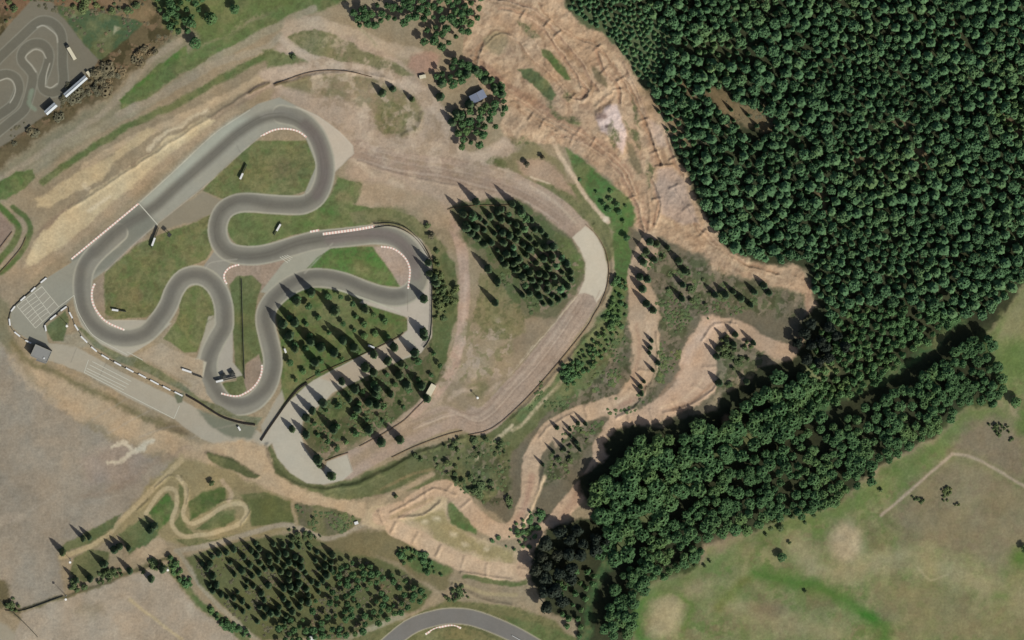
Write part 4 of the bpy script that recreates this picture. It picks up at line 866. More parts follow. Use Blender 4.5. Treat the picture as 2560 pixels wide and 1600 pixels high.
billboard(Z4(450, 820), Z4(720, 910), 2.2, 'dark board right next to the southern hairpin entry', white=(0, 0))
billboard(Z4(1090, 1020), Z4(1640, 900), 3.4, 'curving board with white ends inside the southern hairpin', white=(0, .35))
billboard('J 1060,240', 'J 1120,262', 2.0, 'tiny white topped board at the edge of the shaded concrete road', white=(0, 1))
billboard('J 270,270', 'J 285,310', 2.0, 'small white topped board under the firs beside the track', white=(0, 1))
def canopy(p, label):
    x, y = WH(*pix(p)[0], 3); t = thing('marshal_canopy', label, 'canopy', (x, y, 0), .5, 'marshal canopies inside the southern hairpin')
    b = MB(); b.add([(-1.9, -1.9, 2.5), (1.9, -1.9, 2.5), (1.9, 1.9, 2.5), (-1.9, 1.9, 2.5), (0, 0, 3.4)], [(0, 1, 4), (1, 2, 4), (2, 3, 4), (3, 0, 4), (3, 2, 1, 0)]); b.build('roof', M_dark, t)
    for sx in (-1, 1):
        for sy in (-1, 1):
            b = MB(); b.cyl(sx*1.8, sy*1.8, -.1, 2.5, .06, .06, 6); b.build('leg', M_steel, t)
canopy(Z4(1290, 860), 'dark canopy nearer the track, inside the southern hairpin'); canopy(Z4(1520, 790), 'dark canopy nearer the green fence, inside the southern hairpin')
# signal tower by the start line
x, y = WH(*pix(Z3(800, 1010))[0], 4); t = thing('signal_tower', 'dark signal tower with a white base at the end of the start line', 'tower', (x, y, 0), .9)
b = MB()
for sx in (-1, 1):
    for sy in (-1, 1): b.cyl(sx*.8, sy*.8, -.2, 6, .09, .07, 6)
for z in (1.5, 3, 4.5): b.box(-.85, .85, -.85, -.78, z, z+.1); b.box(-.85, .85, .78, .85, z, z+.1); b.box(-.85, -.78, -.78, .78, z, z+.1); b.box(.78, .85, -.78, .78, z, z+.1)
b.build('mast', M_steel, t)
b = MB(); b.box(-1.4, 1.4, -1.2, 1.2, 6, 7.4); b.build('cabin', M_dark, t)
b = MB(); b.box(-.9, .9, -.9, .9, -.2, .5); b.build('base', M_white, t)
# flood lights
def flood(p, h, label):
    x, y = WH(*pix(p)[0], h); t = thing('floodlight', label, 'floodlight', (x, y, height(x, y)), random.random()*3)
    b = MB(); b.cyl(0, 0, -.5, h, .22, .12, 8); b.build('pole', M_steel, t)
    b = MB(); b.cyl(0, 0, h-.25, h+.35, 1.0, .8, 12); b.build('lamp', M_lamp, t)
    b = MB(); b.box(-.5, .5, -.5, .5, -.4, .3); b.build('footing', M_conc, t)
flood('L 680,768', 13, 'floodlight pole with a white head at the corner of the small tree clump'); flood('L 642,1115', 15, 'floodlight pole with a white head between the two gravel lots')
flood('L 1595,845', 9, 'smaller floodlight at the top right of the lower gravel lot'); flood('E 1297,1022', 12, 'floodlight pole with a white head on the grass inside the pit wall')
flood('J 2095,735', 7, 'slim white floodlight on the inner verge of the dirt oval')
# vehicles and containers
def trailer(c0, c1, wd, h, label, cab=True):
    A_ = np.array(WH(*pix(c0)[0], h)); B_ = np.array(WH(*pix(c1)[0], h)); ce = (A_+B_)/2; d = B_-A_; l = np.linalg.norm(d)/2
    t = thing('truck', label, 'truck', (ce[0], ce[1], 0), math.atan2(d[1], d[0]))
    b = MB(); b.box(-l, l*.68, -wd/2, wd/2, .9, h); b.build('cargo_box', M_cream, t)
    b = MB(); b.box(l*.72, l, -wd/2+.05, wd/2-.05, .6, h*.85); cb = b.build('cab', M_dark, t)
    b = MB(); b.box(l, l+.03, -wd/2+.2, wd/2-.2, h*.5, h*.8); b.build('windscreen', M_glass, cb)
    for x in (-l*.8, -l*.55, l*.85):
        for sg in (-1, 1):
            q = MB(); n = 12; r_ = .48; y0 = sg*(wd/2-.3); y1 = sg*wd/2
            V = [(x+r_*math.cos(2*math.pi*k/n), y0, .48+r_*math.sin(2*math.pi*k/n)) for k in range(n)]+[(x+r_*math.cos(2*math.pi*k/n), y1, .48+r_*math.sin(2*math.pi*k/n)) for k in range(n)]
            q.add(V, [(k, (k+1) % n, n+(k+1) % n, n+k) for k in range(n)]+[tuple(range(n)), tuple(range(n, 2*n))]); q.build('wheel', M_tyre, t)
trailer('a 715,565', 'a 635,430', 2.5, 3.0, 'cream box truck with a dark cab parked on the kart paddock')
def container(c, h, name, label, m, cat):
    ce, a, L, Wd = roof_frame(c, h); t = thing(name, label, cat, (ce[0], ce[1], 0), a); l, w = L/2, Wd/2
    b = MB(); b.box(-l, l, -w, w, .15, h); b.build('body', m, t)
    b = MB()
    for k in range(int(L/.6)): b.box(-l+.2+k*.6, -l+.45+k*.6, -w+.05, w-.05, h, h+.06)
    b.build('roof_ribs', m, t)
    b = MB(); b.box(l, l+.04, -w+.1, -.03, .25, h-.1); b.box(l, l+.04, .03, w-.1, .25, h-.1); b.build('door', M_conc, t)
    b = MB(); b.box(-l+.3, -l+.8, -w+.1, w-.1, -.3, .15); b.box(l-.8, l-.3, -w+.1, w-.1, -.3, .15); b.build('skid', M_dark, t)
    return t
container('J 1605,700 1655,600 1710,620 1650,720', 2.8, 'storage_container', 'cream storage container by the guard rail at the dirt junction', M_cream, 'container')
container(PQ([(1450, 240), (1510, 195), (1630, 310), (1570, 350)], 80, 160, 10.8), 2.6, 'caravan', 'small cream caravan at the northeast end of the long shed', M_cream, 'caravan')
container('K 2240,1015 2255,1008 2285,1035 2270,1045', 2.2, 'portable_toilet', 'small white cabin on the verge below the tyre wall', M_white, 'cabin')
container('N 1540,720 1600,700 1610,740 1550,745', 2.3, 'garden_shed', 'small pale shed where the reddish soil patch meets the dirt road', M_cream, 'shed')
container('C 1460,1495 1485,1490 1500,1530 1470,1540', 3.2, 'pump_house', 'little hut with a white roof at the bottom edge under the trees', M_white, 'hut')
container('C 1672,955 1690,950 1695,962 1678,968', 1.2, 'water_trough', 'short white trough in the grey scrub beside the sandy junction', M_white, 'trough')

# ------------------------------------------------------------------ trees
def grid_quads(n, m):                       # n rings of m points
    return [(i*m+k, i*m+(k+1) % m, (i+1)*m+(k+1) % m, (i+1)*m+k) for i in range(n-1) for k in range(m)]
def conifer_mesh(seed, whorls=9, br=9, blunt=.75, base=.15):
    r = random.Random(seed); V = []; F = []; A = []
    rings = [(base, .3), (base+.12, .82*(1-base)**blunt), (.5, .80*.5**blunt), (.8, .78*.2**blunt), (.97, .04)]
    for z, q in rings:
        for k in range(8):
            t = 2*math.pi*k/8; q2 = q*r.uniform(.9, 1.08); V.append((q2*math.cos(t), q2*math.sin(t), z)); A.append(r.uniform(.3, .6))
    F += grid_quads(5, 8)
    for i in range(whorls):
        u = i/(whorls-1); z = base+(1-base)*u*.97; rad = max(.1, (1-u)**blunt)*(.92+.16*r.random()); n = max(5, int(br*(1-.35*u))); ph = r.random()*6
        for k in range(n):
            t = ph+2*math.pi*k/n+r.uniform(-.2, .2); q = rad*r.uniform(.72, 1.12); c, s_ = math.cos(t), math.sin(t); w = .30*q*r.uniform(.8, 1.3)+.05; dz = -.05*q*r.uniform(.4, 1.8); h0 = z+.035
            n0 = len(V); a = r.random(); m = .62*q
            V += [(0, 0, h0+.02), (m*c-w*s_, m*s_+w*c, z+dz*.5+r.uniform(-.02, .02)), (q*c, q*s_, z+dz), (m*c+w*s_, m*s_-w*c, z+dz*.5+r.uniform(-.02, .02))]
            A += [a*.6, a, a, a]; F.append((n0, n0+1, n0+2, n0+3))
    return np.array(V), np.array(F), np.array(A)
def broad_mesh(seed, lobes=8, leaves=30, base=.22):
    r = random.Random(seed); V = []; F = []; A = []
    cz = (1+base)/2; hz = (1-base)/2
    L = [(0, 0, cz+hz*.35, .55)]
    for k in range(lobes):
        t = 2*math.pi*k/lobes+r.uniform(-.3, .3); q = r.uniform(.35, .62); L.append((q*math.cos(t), q*math.sin(t), cz+hz*r.uniform(-.35, .45), r.uniform(.34, .5)))
    for (x, y, z, q) in L:
        n0 = len(V)
        for i in range(5):
            p = -1.2+2.4*i/4
            for k in range(6):
                t = 2*math.pi*k/6+i*.3; g = q*r.uniform(.82, 1.0); V.append((x+g*math.cos(p)*math.cos(t), y+g*math.cos(p)*math.sin(t), z+g*hz*1.1*math.sin(p))); A.append(r.uniform(.3, .7))
        F += [tuple(n0+v for v in f) for f in grid_quads(5, 6)]
        a0 = r.uniform(-.15, .15)
        for k in range(leaves):
            u = r.uniform(-.45, 1); t = r.random()*6.283; cu = math.sqrt(max(0, 1-u*u)); n = Vector((cu*math.cos(t), cu*math.sin(t), u)); rr = q*r.uniform(.88, 1.10)
            ce = Vector((x+n.x*rr, y+n.y*rr, z+n.z*rr*hz*1.1)); nn = (n+Vector((r.uniform(-.7, .7), r.uniform(-.7, .7), r.uniform(-.4, .7)))).normalized()
            ax = nn.orthogonal().normalized(); ay = nn.cross(ax); sz = r.uniform(.08, .17); ph = r.random()*3
            e1 = (ax*math.cos(ph)+ay*math.sin(ph))*sz; e2 = (ay*math.cos(ph)-ax*math.sin(ph))*sz*.8
            n1 = len(V)
            for e in (e1, e2, -e1, -e2): V.append((ce.x+e.x, ce.y+e.y, ce.z+e.z*hz)); A.append(min(1, max(0, r.random()*.6+.2+a0)))
            F.append((n1, n1+1, n1+2, n1+3))
    return np.array(V), np.array(F), np.array(A)
def trunk_mesh(limbs=4, seed=0, top=.9):
    r = random.Random(seed); b = MB(); b.cyl(0, 0, -.03, .5, .085, .06, 7); b.cyl(0, 0, .5, top, .06, .015, 6)
    for k in range(limbs):
        t = 2*math.pi*k/limbs+r.random(); z = .3+.12*k; q = .45
        V = [(0, .03, z), (0, -.03, z), (q*math.cos(t), q*math.sin(t), z+.12), (.02, 0, z+.05)]; b.add(V, [(0, 1, 2), (1, 3, 2), (3, 0, 2)])
    return b
SP = {}
def species(key, meshes, m, barkm, tname):
    P = []
    for i, (V, F, A) in enumerate(meshes):
        me = bpy.data.meshes.new('crown'); o = mk('crown', V, F, m, attr={'leaf': A}); P.append((o.data, V, F, A)); bpy.data.objects.remove(o)
        bpy.data.meshes.remove(me)
    b = trunk_mesh(seed=len(SP)); o = b.build('trunk', barkm); tm = o.data; bpy.data.objects.remove(o)
    SP[key] = (P, tm, tname, m)
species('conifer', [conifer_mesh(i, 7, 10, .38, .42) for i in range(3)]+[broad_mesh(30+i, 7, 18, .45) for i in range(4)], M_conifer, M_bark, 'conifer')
species('fir', [conifer_mesh(20+i, 13, 9, .45, .05) for i in range(4)], M_fir, M_bark, 'fir_tree')
species('broad', [broad_mesh(40+i, 8, 20, .38) for i in range(5)], M_broad, M_bark, 'broadleaf_tree')
species('round', [broad_mesh(50+i, 10, 22, .4) for i in range(4)], M_broad, M_bark, 'spreading_tree')
species('bright', [broad_mesh(60+i, 6, 16, .1) for i in range(3)], M_bright, M_bark, 'young_broadleaf')
species('shade_mass', [broad_mesh(70+i, 9, 34) for i in range(2)], M_shade_leaf, M_bark, 'shade_mass_tree')  # near-black crowns, shade put into their colour
species('bush', [broad_mesh(80+i, 5, 16, .0) for i in range(3)], M_bush, M_bark, 'bush')
species('young', [conifer_mesh(90+i, 7, 8, .6, .05) for i in range(3)], M_conifer, M_bark, 'young_conifer')
species('dry', [broad_mesh(95+i, 5, 14, .0) for i in range(2)], M_dry, M_bark, 'dry_bush')
def tree(key, x, y, h, r_, label, group=None, cat='tree', rz=None):
    P, tm, nm, m = SP[key]; i = random.randrange(len(P))
    t = thing(nm, label, cat, (x, y, height(x, y)-.1), random.random()*6.28 if rz is None else rz, group)
    t.scale = (r_, r_*random.uniform(.88, 1.12), h)
    c = bpy.data.objects.new('crown', P[i][0]); col.objects.link(c); c.parent = t
    if key not in ('bush', 'dry'):
        k = bpy.data.objects.new('trunk', tm); col.objects.link(k); k.parent = t
    return t
class Bag:                                 # many trees as one mass
    def __init__(s): s.d = {}
    def add(s, key, x, y, h, r_):
        P, tm, nm, m = SP[key]; _, V, F, A = random.choice(P); a = random.random()*6.28; c, q = math.cos(a), math.sin(a)
        v = np.stack([(V[:, 0]*c-V[:, 1]*q)*r_+x, (V[:, 0]*q+V[:, 1]*c)*r_+y, V[:, 2]*h+height(x, y)-.1], -1)
        s.d.setdefault(key, []).append((v, F, A, np.full(len(V), random.random())))
    def build(s, key, name, label, cat):
        L = s.d.get(key)
        if not L: return
        n = 0; FF = []
        for v, F, A, T in L: FF.append(F+n); n += len(v)
        o = mk(name, np.concatenate([l_[0] for l_ in L]), np.concatenate(FF), SP[key][3], attr={'leaf': np.concatenate([l_[2] for l_ in L]), 'tint': np.concatenate([l_[3] for l_ in L])})
        o['kind'] = 'stuff'; tag(o, label, cat)
def pin(P, x, y):
    r_ = False; n = len(P)
    for k in range(n):
        ax, ay = P[k]; bx, by = P[(k+1) % n]
        if (ay > y) != (by > y) and x < (bx-ax)*(y-ay)/(by-ay)+ax: r_ = not r_
    return r_
def scatter(s_, gap, excl=(), clip=(-60, -60, 2620, 1660), dens=1.0, jit=.0):
    P = pix(s_); E = [pix(e) for e in excl]; x0 = max(min(p[0] for p in P), clip[0]); x1 = min(max(p[0] for p in P), clip[2]); y0 = max(min(p[1] for p in P), clip[1]); y1 = min(max(p[1] for p in P), clip[3])
    n = int((x1-x0)*(y1-y0)/gap/gap*6)+10; cell = {}; out = []
    for _ in range(n):
        x = random.uniform(x0, x1); y = random.uniform(y0, y1); i, j = int(x//gap), int(y//gap)
        if any((x-a)**2+(y-b)**2 < gap*gap for di in (-1, 0, 1) for dj in (-1, 0, 1) for a, b in cell.get((i+di, j+dj), ())): continue
        if not pin(P, x, y) or any(pin(e, x, y) for e in E): continue
        cell.setdefault((i, j), []).append((x, y))
        if random.random() < dens: out.append((x, y))
    return out
bag = Bag(); TN = lambda x, y, s_, k: float(vnoise(np.array(x*.3), np.array(y*.3), s_, k))
GAPS = ['B 750,365 800,360 900,470 860,500 780,440', 'B 880,415 990,410 1080,480 1180,520 1260,550 1220,660 1140,660 1050,590 960,510', 'B 770,180 900,205 1000,195 1130,220 1150,280 1040,310 900,290 800,260',
        'B 1260,560 1350,610 1440,690 1380,720 1280,660', 'B 2060,60 2100,60 2170,180 2250,300 2260,330 2210,300 2130,210', 'B 1800,540 1920,590 1880,660 1780,600', 'B 1590,710 1680,730 1660,810 1580,780',
        'B 1690,1270 1870,1290 1920,1330 1750,1345', 'B 1870,670 1940,670 1980,800 1900,780', 'B 1440,880 1520,930 1500,1030 1430,990', 'B 690,540 790,550 850,720 760,720 700,640', 'B 1180,240 1240,260 1220,300 1170,280', 'B 2330,500 2419,620 2400,680 2340,600', 'B 1640,430 1720,470 1700,500 1630,470']
R1 = 'B 520,-50 2500,-50 2500,1290 2380,1340 2250,1490 D 2160,-20 2080,-20 1900,-70 1600,-70 1500,20 B 1490,1440 1430,1370 1420,1260 1380,1225 1200,1230 1090,1200 1010,1150 920,1000 840,820 780,700 740,590 660,430 750,350 760,150'
R1L = 'B 262,-50 520,-50 760,150 750,350 660,420 600,370 530,250 440,150 340,90 280,50'
THIN = [(1280+a*.529, b*.529, c) for a, b, c in ((1760, 660, 34), (1700, 870, 30), (960, 640, 30), (1480, 960, 34), (1640, 800, 26), (2200, 340, 24), (1560, 700, 22), (880, 700, 30), (1180, 1130, 36), (2300, 560, 24), (1330, 1180, 30), (820, 560, 30), (1980, 640, 20))]
pts = []
BIGT = [p for p in scatter(R1, 27, GAPS) if TN(*p, 35, 905) > -.22]
cellb = {}
for p in BIGT: cellb.setdefault((int(p[0]//30), int(p[1]//30)), []).append(p)
for x, y in BIGT:
    h = random.uniform(13, 18); pts.append((random.uniform(3.9, 5.6), *WH(x, y, h*.6), h, x, y))
for x, y in scatter(R1, 15.5, GAPS):
    if any((x-a)**2+(y-b)**2 < 17**2 for i in (-1, 0, 1) for j in (-1, 0, 1) for a, b in cellb.get((int(x//30)+i, int(y//30)+j), ())): continue
    v = TN(x, y, 14, 900)
    if v < -.44 and random.random() < .5: continue
    if any((x-a)**2+(y-b)**2 < c*c for a, b, c in THIN):
        if random.random() < .75: bag.add('bright', *WH(x, y, 3), random.uniform(3, 6), random.uniform(1.8, 3)); continue
    h = 13+v*8+random.choice((-3, -1, 0, 0, 1, 1, 2.5))+random.random(); r_ = random.uniform(2.3, 3.7)*(1+.3*v); wx, wy = WH(x, y, h*.6); pts.append((r_, wx, wy, h, x, y))
for x, y in scatter(R1, 15, GAPS[1:2]): bag.add('young', *WH(x, y, 5), random.uniform(6, 10.5), random.uniform(2.0, 3.2))
pts.sort(key=lambda p: -(p[0] if 8 < p[4] < 2552 and 8 < p[5] < 1592 else 0))
nkind = 0
for r_, wx, wy, h, x, y in pts:
    if nkind < 290 and 0 < x < 2560 and 0 < y < 1600:
        if x < 1760: lab, g = 'broad dark green conifer crown near the sandy clearing, in the western forest', 'broad conifers near the sandy clearing'
        elif x > 2250: lab, g = 'broad dark green conifer crown in the forest along the right edge', 'broad conifers along the right edge'
        elif y < 400: lab, g = 'broad dark green conifer crown in the forest by the top edge', 'broad conifers by the top edge'
        else: lab, g = 'broad dark green conifer crown in the middle of the big forest', 'broad conifers in the middle of the forest'
        tree('conifer', wx, wy, h, r_, lab, g); nkind += 1
    else: bag.add('conifer', wx, wy, h, r_)
bag.build('bright', 'forest_thicket', 'low bright green thicket in the thinner spots of the big forest', 'thicket')
bag.build('young', 'forest_understorey', 'smaller young conifers filling the gaps between the big forest crowns', 'understorey')
bag.build('conifer', 'conifer_forest', 'dense dark green conifer forest covering the upper right of the picture', 'forest')
nk = 0
for x, y in scatter(R1L, 10):
    h = random.uniform(3.5, 6.5); wx, wy = WH(x, y, h*.5)
    tree('young', wx, wy, h, random.uniform(1.6, 2.7), 'small lighter young conifer in the thicket by the top of the sandy clearing', 'young conifers in the thicket'); nk += 1
# loose edge trees in the gaps
for x, y in scatter('B 650,420 760,400 1000,430 1260,500 1240,640 1000,700 800,760 740,640', 26, (), dens=.6):
    h = random.uniform(7, 12); wx, wy = WH(x, y, h*.5); tree('young', wx, wy, h, random.uniform(1.6, 2.4), 'small conifer standing among the tan gaps of the western forest edge', 'conifers among the tan gaps')
# broadleaf bands either side of the green valley
VALLEY = pix('D 2100,0 1980,110 1850,200 1700,290 1500,380 1300,480 1080,570 940,670 850,750 720,860 600,950 500,1080 420,1210 370,1360 330,1511 400,1511 450,1380 500,1240 600,1130 700,1030 860,900 980,760 1120,650 1340,550 1540,450 1750,350 1950,230 2140,90')
Z2 = 'D 470,560 560,495 700,515 780,465 960,435 1010,360 1140,300 1180,225 1330,195 1390,250 1330,330 1450,380 1300,470 1080,550 940,640 850,720 720,830 600,930 500,1040 430,1120 360,1090 400,930 320,790 400,690'
for x, y in scatter(Z2, 23):
    h = random.uniform(16, 25); wx, wy = from_tip(x, y, h*.5); tree('round', wx, wy, h, random.uniform(5.0, 7.6), 'large rounded broadleaf on the bank between the dirt track and the green valley', 'large broadleaf trees on the valley bank')
Z3 = 'D 2240,60 2290,200 2330,330 2260,400 2150,400 2000,540 1720,690 1690,780 1540,840 1480,880 1250,940 1100,1000 900,1050 870,1170 690,1220 610,1300 560,1480 440,1500 420,1400 480,1260 560,1140 660,1030 800,940 920,830 1010,720 1150,640 1400,530 1600,450 1800,340 1960,250 2110,130'
Q3 = []
for x, y in scatter(Z3, 19):
    v = TN(x, y, 12, 950)
    if v < -.42: continue
    h = random.uniform(11, 15)+v*8; Q3.append((random.uniform(3.4, 5.6), *WH(x, y, h*.6), h, 5 < x < 2555 and 5 < y < 1595))
Q3.sort(key=lambda p: -p[0]*p[4])
for i, (r_, wx, wy, h, vis) in enumerate(Q3):
    if i < 110: tree('round', wx, wy, h, r_, 'one of the widest crowns in the belt between green valley and golf course', 'widest crowns beside the golf course')
    else: bag.add('broad', wx, wy, h, r_)
bag.build('broad', 'broadleaf_belt', 'closed belt of broadleaf trees between the green valley and the golf course', 'woodland')
for x, y in scatter('D 1480,10 1600,-60 1900,-60 2120,-10 1980,110 1850,200 1720,300 1600,370 1450,420 1250,480 1160,480 1250,400 1350,330 1400,230 1430,130', 16):
    h = random.uniform(6, 12); wx, wy = WH(x, y, h*.5); tree('bright', wx, wy, h, random.uniform(2.6, 4.2), 'bright green broadleaf in the fresh wood above the valley', 'bright green wood above the valley')
for x, y in scatter('D 220,1210 400,1160 380,1300 340,1400 330,1511 230,1420', 18):
    h = random.uniform(5, 9); wx, wy = WH(x, y, h*.5); tree('bright', wx, wy, h, random.uniform(2, 3.2), 'bright green small tree beneath the near-black shade-imitating trees at the bottom', 'small bright trees beneath the dark cluster')
for x, y in scatter('D 110,1080 180,980 300,950 450,1030 400,1110 290,1150 240,1340 170,1370 100,1240', 26):  # added trees whose near-black crowns stand in for a mass of cast shade
    h = random.uniform(15, 20); wx, wy = WH(x, y, h*.35); tree('shade_mass', wx, wy, h, random.uniform(4.6, 6.2), 'near-black tree imitating cast shade in the cluster at the end of the sandy track', 'shade-imitating tree cluster')
for x, y in scatter('D 1290,80 1360,-20 1420,-40 1540,70 1450,140 1340,170', 24):  # same near-black crowns imitating the shade along the forest edge
    h = random.uniform(15, 20); wx, wy = from_tip(x, y, h*.5); tree('shade_mass', wx, wy, h, random.uniform(4.2, 5.4), 'near-black tree imitating cast shade at the forest corner east of the moto track', 'shade-imitating trees at the forest corner')
# groves: trees placed from the tips of their shadows
def tips(s_, key, h0, h1, r0, r1, label, group):
    for x, y in pix(s_):
        h = random.uniform(h0, h1); wx, wy = from_tip(x, y, h); tree(key, wx, wy, h, random.uniform(r0, r1)*1.25, label, group)
tips('I 360,1070 220,1160 180,1340 90,1380 550,1220 850,1220 J 330,0 640,0 740,60 1120,60 200,90 370,190 840,240 430,60 560,120 910,110 120,-60', 'fir', 20, 25, 2.8, 3.5, 'tall slender fir on the grass island below the eastern bend', 'firs on the grass island')
tips('J 460,600 370,690 320,760 330,930 640,400 760,470 920,620 970,460 970,530 950,320 1110,250 1230,260 1330,130 1220,380 1110,530 560,850 820,690 1000,650 1290,470 1400,450 1050,1010 1190,950 420,1150 560,1310 700,560 1480,600 900,860', 'fir', 16, 22, 2.6, 3.4, 'tall slender fir in the grove below the shaded concrete road', 'firs below the concrete road')
for s_, lab, g in (('A 1400,1400 1500,1380 1620,1400 1750,1450 1860,1490 C 1880,60 1740,130 1480,260 1380,300 1350,100 1340,0', 'low leafy tree among the tall firs on the grass island', 'leafy trees on the grass island'),
                   ('C 2040,110 2090,240 1860,460 1600,610 1490,600 1440,540 1560,390 1740,300 1990,180', 'low leafy tree among the firs below the concrete road', 'leafy trees below the concrete road')):
    for x, y in scatter(s_, 28):
        h = random.uniform(4, 9); wx, wy = WH(x, y, h*.5); tree('bright' if random.random() < .5 else 'broad', wx, wy, h, random.uniform(1.8, 3.4), lab, g)
tips('I 1470,800 1480,900 1540,960 1440,1160 1440,1480 1560,1010 J 1440,0', 'fir', 17, 20, 2.4, 3.2, 'fir in the green strip right outside the wire fence', 'firs outside the wire fence')
tips('I 1900,205 1780,320 1900,360 2160,300 2240,220 2340,300 2030,860 1830,470 2130,980 2100,1180', 'fir', 17, 23, 2.4, 3.2, 'outermost fir on the upper left side of the triangular grove', 'outer firs of the triangular grove')
for x, y in scatter('A 2180,1030 2300,1010 2400,1000 B 60,1010 170,1110 230,1200 300,1300 270,1410 150,1450 70,1380 A 2419,1290 2350,1220 2280,1150 2230,1110', 17):
    h = random.uniform(8, 17); wx, wy = WH(x, y, h*.6); tree('fir' if random.random() < .75 else 'conifer', wx, wy, h, h*.13+random.uniform(.9, 1.9), 'dark conifer inside the triangular grove', 'firs inside the triangular grove')
for x, y in scatter('A 2320,1160 2419,1250 B 60,1400 0,1480 A 2360,1400', 40):
    h = random.uniform(10, 14); wx, wy = WH(x, y, h*.6); tree('fir', wx, wy, h, 2.3, 'fir on the lower edge of the triangular grove', 'lower edge firs of the triangular grove')
G4a = 'C 930,1160 1020,1110 1200,1060 1330,1040 1440,1075 1600,1120 1560,1220 1500,1300 1400,1400 1300,1460 1150,1400 1010,1290'
for x, y in scatter(G4a, 15):
    if TN(x, y, 6, 925)+random.uniform(-.15, .15) < -.2: continue
    h = random.uniform(6, 16); wx, wy = WH(x, y, h*.6); tree('fir', wx, wy, h, h*.12+random.uniform(.9, 1.7), 'dark fir in the wood at the bottom centre', 'dark firs of the bottom wood')
for x, y in scatter('C 1600,1120 1830,1190 1960,1240 2020,1300 1960,1370 1800,1430 1640,1500 1300,1540 1300,1460 1400,1400 1500,1300 1560,1220', 15):
    if TN(x, y, 6, 926)+random.uniform(-.15, .15) < -.2: continue
    h = random.uniform(5, 12); wx, wy = WH(x, y, h*.6)
    tree('round', wx, wy, h, random.uniform(1.7, 3.4), 'green broadleaf tree on the right side of the wood at the bottom centre', 'broadleaf trees of the bottom wood')
for s_, lab, g in (('N 900,130 1240,20 1500,0 2160,-40 2120,120 2070,250 1960,350 1770,450 1560,440 1600,330 1550,220 1300,230 1000,270', 'dense green tree in the clump at the top edge left of the moto clearing', 'trees of the top edge clump'),
                   ('N 1900,560 2060,620 2050,700 1990,760 1850,830 1720,800 1700,720', 'tree in the small clump northwest of the house', 'trees northwest of the house'),
                   ('N 1950,1040 2100,1060 2240,940 2330,780 2400,1000 2370,1120 2300,1230 2180,1150 2130,1400 1950,1440 1900,1250 1850,1130', 'tree in the clump just south of the house', 'trees south of the house'),
                   ('N 2060,640 2230,720 2330,850 2260,880 2180,760 2050,720', 'tree behind the house beside the moto track', 'trees behind the house'),
                   ('a 1450,-20 2000,-40 1900,80 1830,200 1800,320 1700,320 1600,260 1520,150', 'green tree in the clump at the top left', 'trees of the top left clump')):
    for x, y in scatter(s_, 16):
        h = random.uniform(7, 13); wx, wy = WH(x, y, h*.6); tree('broad', wx, wy, h, random.uniform(2.0, 4.2), lab, g)
for p, h, r_, k, lab in (('a 2000,180', 12, 6.0, 'broad', 'biggest dark round tree on the grass at the top left'), ('a 1850,410', 10, 5.0, 'broad', 'round dark tree at the upper end of the bright green strip'), ('a 2220,90', 9, 4.2, 'broad', 'round tree closest to the top edge, on the upper left grass'),
                        ('N 1200,890', 13, 3.4, 'fir', 'larger of the two lone dark trees on the northern mound'), ('N 1300,850', 10, 3.0, 'fir', 'second crown touching the larger lone tree on the northern mound'), ('N 1480,950', 11, 2.6, 'fir', 'smaller lone tree on the northern mound'),
                        ('D 1272,1118', 7, 4.0, 'broad', 'lone dark round tree on the golf course'), ('D 1365,925', 8, 3.6, 'broad', 'dark round tree at the tree belt edge, lower of two'), ('D 1415,890', 9, 4.6, 'broad', 'dark round tree at the tree belt edge, upper of two'),
                        ('D 2375,385', 9, 5.2, 'broad', 'dark tree near the right edge above the scrub'), ('D 1310,1052', 3, 1.6, 'bush', 'tiny bush above the lone golf course tree'), ('D 1385,1282', 3.5, 1.8, 'bush', 'dark bush in the green fairway rough'),
                        ('D 910,1162', 3.5, 1.8, 'bush', 'bush at the tree belt corner, lower of two'), ('D 935,1140', 3.5, 1.4, 'bush', 'bush at the tree belt corner, upper of two'), ('D 1742,803', 3, 1.9, 'bush', 'dark bush above the pale golf path'),
                        ('Q 1080,735', 7, 3.0, 'broad', 'dark round tree at the top of the shaded path'), ('A 1385,267', 3, 3, 'bush', 'dark bush on the small grass wedge by the dirt roads'), ('J 350,1040', 14, 3.4, 'fir', 'fir overhanging the inner side of the pale concrete bend'),
                        ('J 610,1380', 9, 2.6, 'fir', 'dark fir at the inner tip of the pale concrete bend'), ('C 1870,832', 4, 2.0, 'bush', 'dark bush beside the sandy junction'), ('C 1482,938', 3, 1.6, 'bush', 'bush in the middle of the grey scrub patch'),
                        ('C 1000,770', 5, 2.6, 'bush', 'dark bush at the top of the bike track greens'), ('D 2419,1080', 7, 3.4, 'broad', 'dark tree cut off by the right edge on the golf course'),
                        ('B 70,775', 7, 3.2, 'dry', 'brown shrub on the sandy spit, left of two'), ('B 145,745', 6, 2.4, 'dry', 'brown shrub on the sandy spit, right of two'), ('I 1660,720', 5, 3.2, 'dry', 'brown shrub mound beside the dirt road, lower of two'), ('I 1620,620', 4, 2.8, 'bush', 'olive shrub mound beside the dirt road, upper of two')):
    (x, y), = pix(p); wx, wy = WH(x, y, h*.5); tree(k, wx, wy, h, r_, lab, cat='bush' if k in ('bush', 'dry') else 'tree')
tips('L 460,540 650,410 740,430 980,550 1030,520 1100,520 840,660 900,700 590,810 720,790 1300,350 1360,330 1100,720 1290,790 1400,700', 'fir', 11, 17, 2.0, 2.9, 'fir in the sparse row between the gravel lots and the bike track', 'firs between lots and bike track')
tips('Q 1190,650 1260,680 1140,730 1200,790 1130,850 1100,990 1160,1000 1110,1090 1130,1210 1200,1280', 'fir', 13, 18, 2.3, 3.0, 'fir casting its shadow over the moto track below the clearing', 'firs shading the moto track')
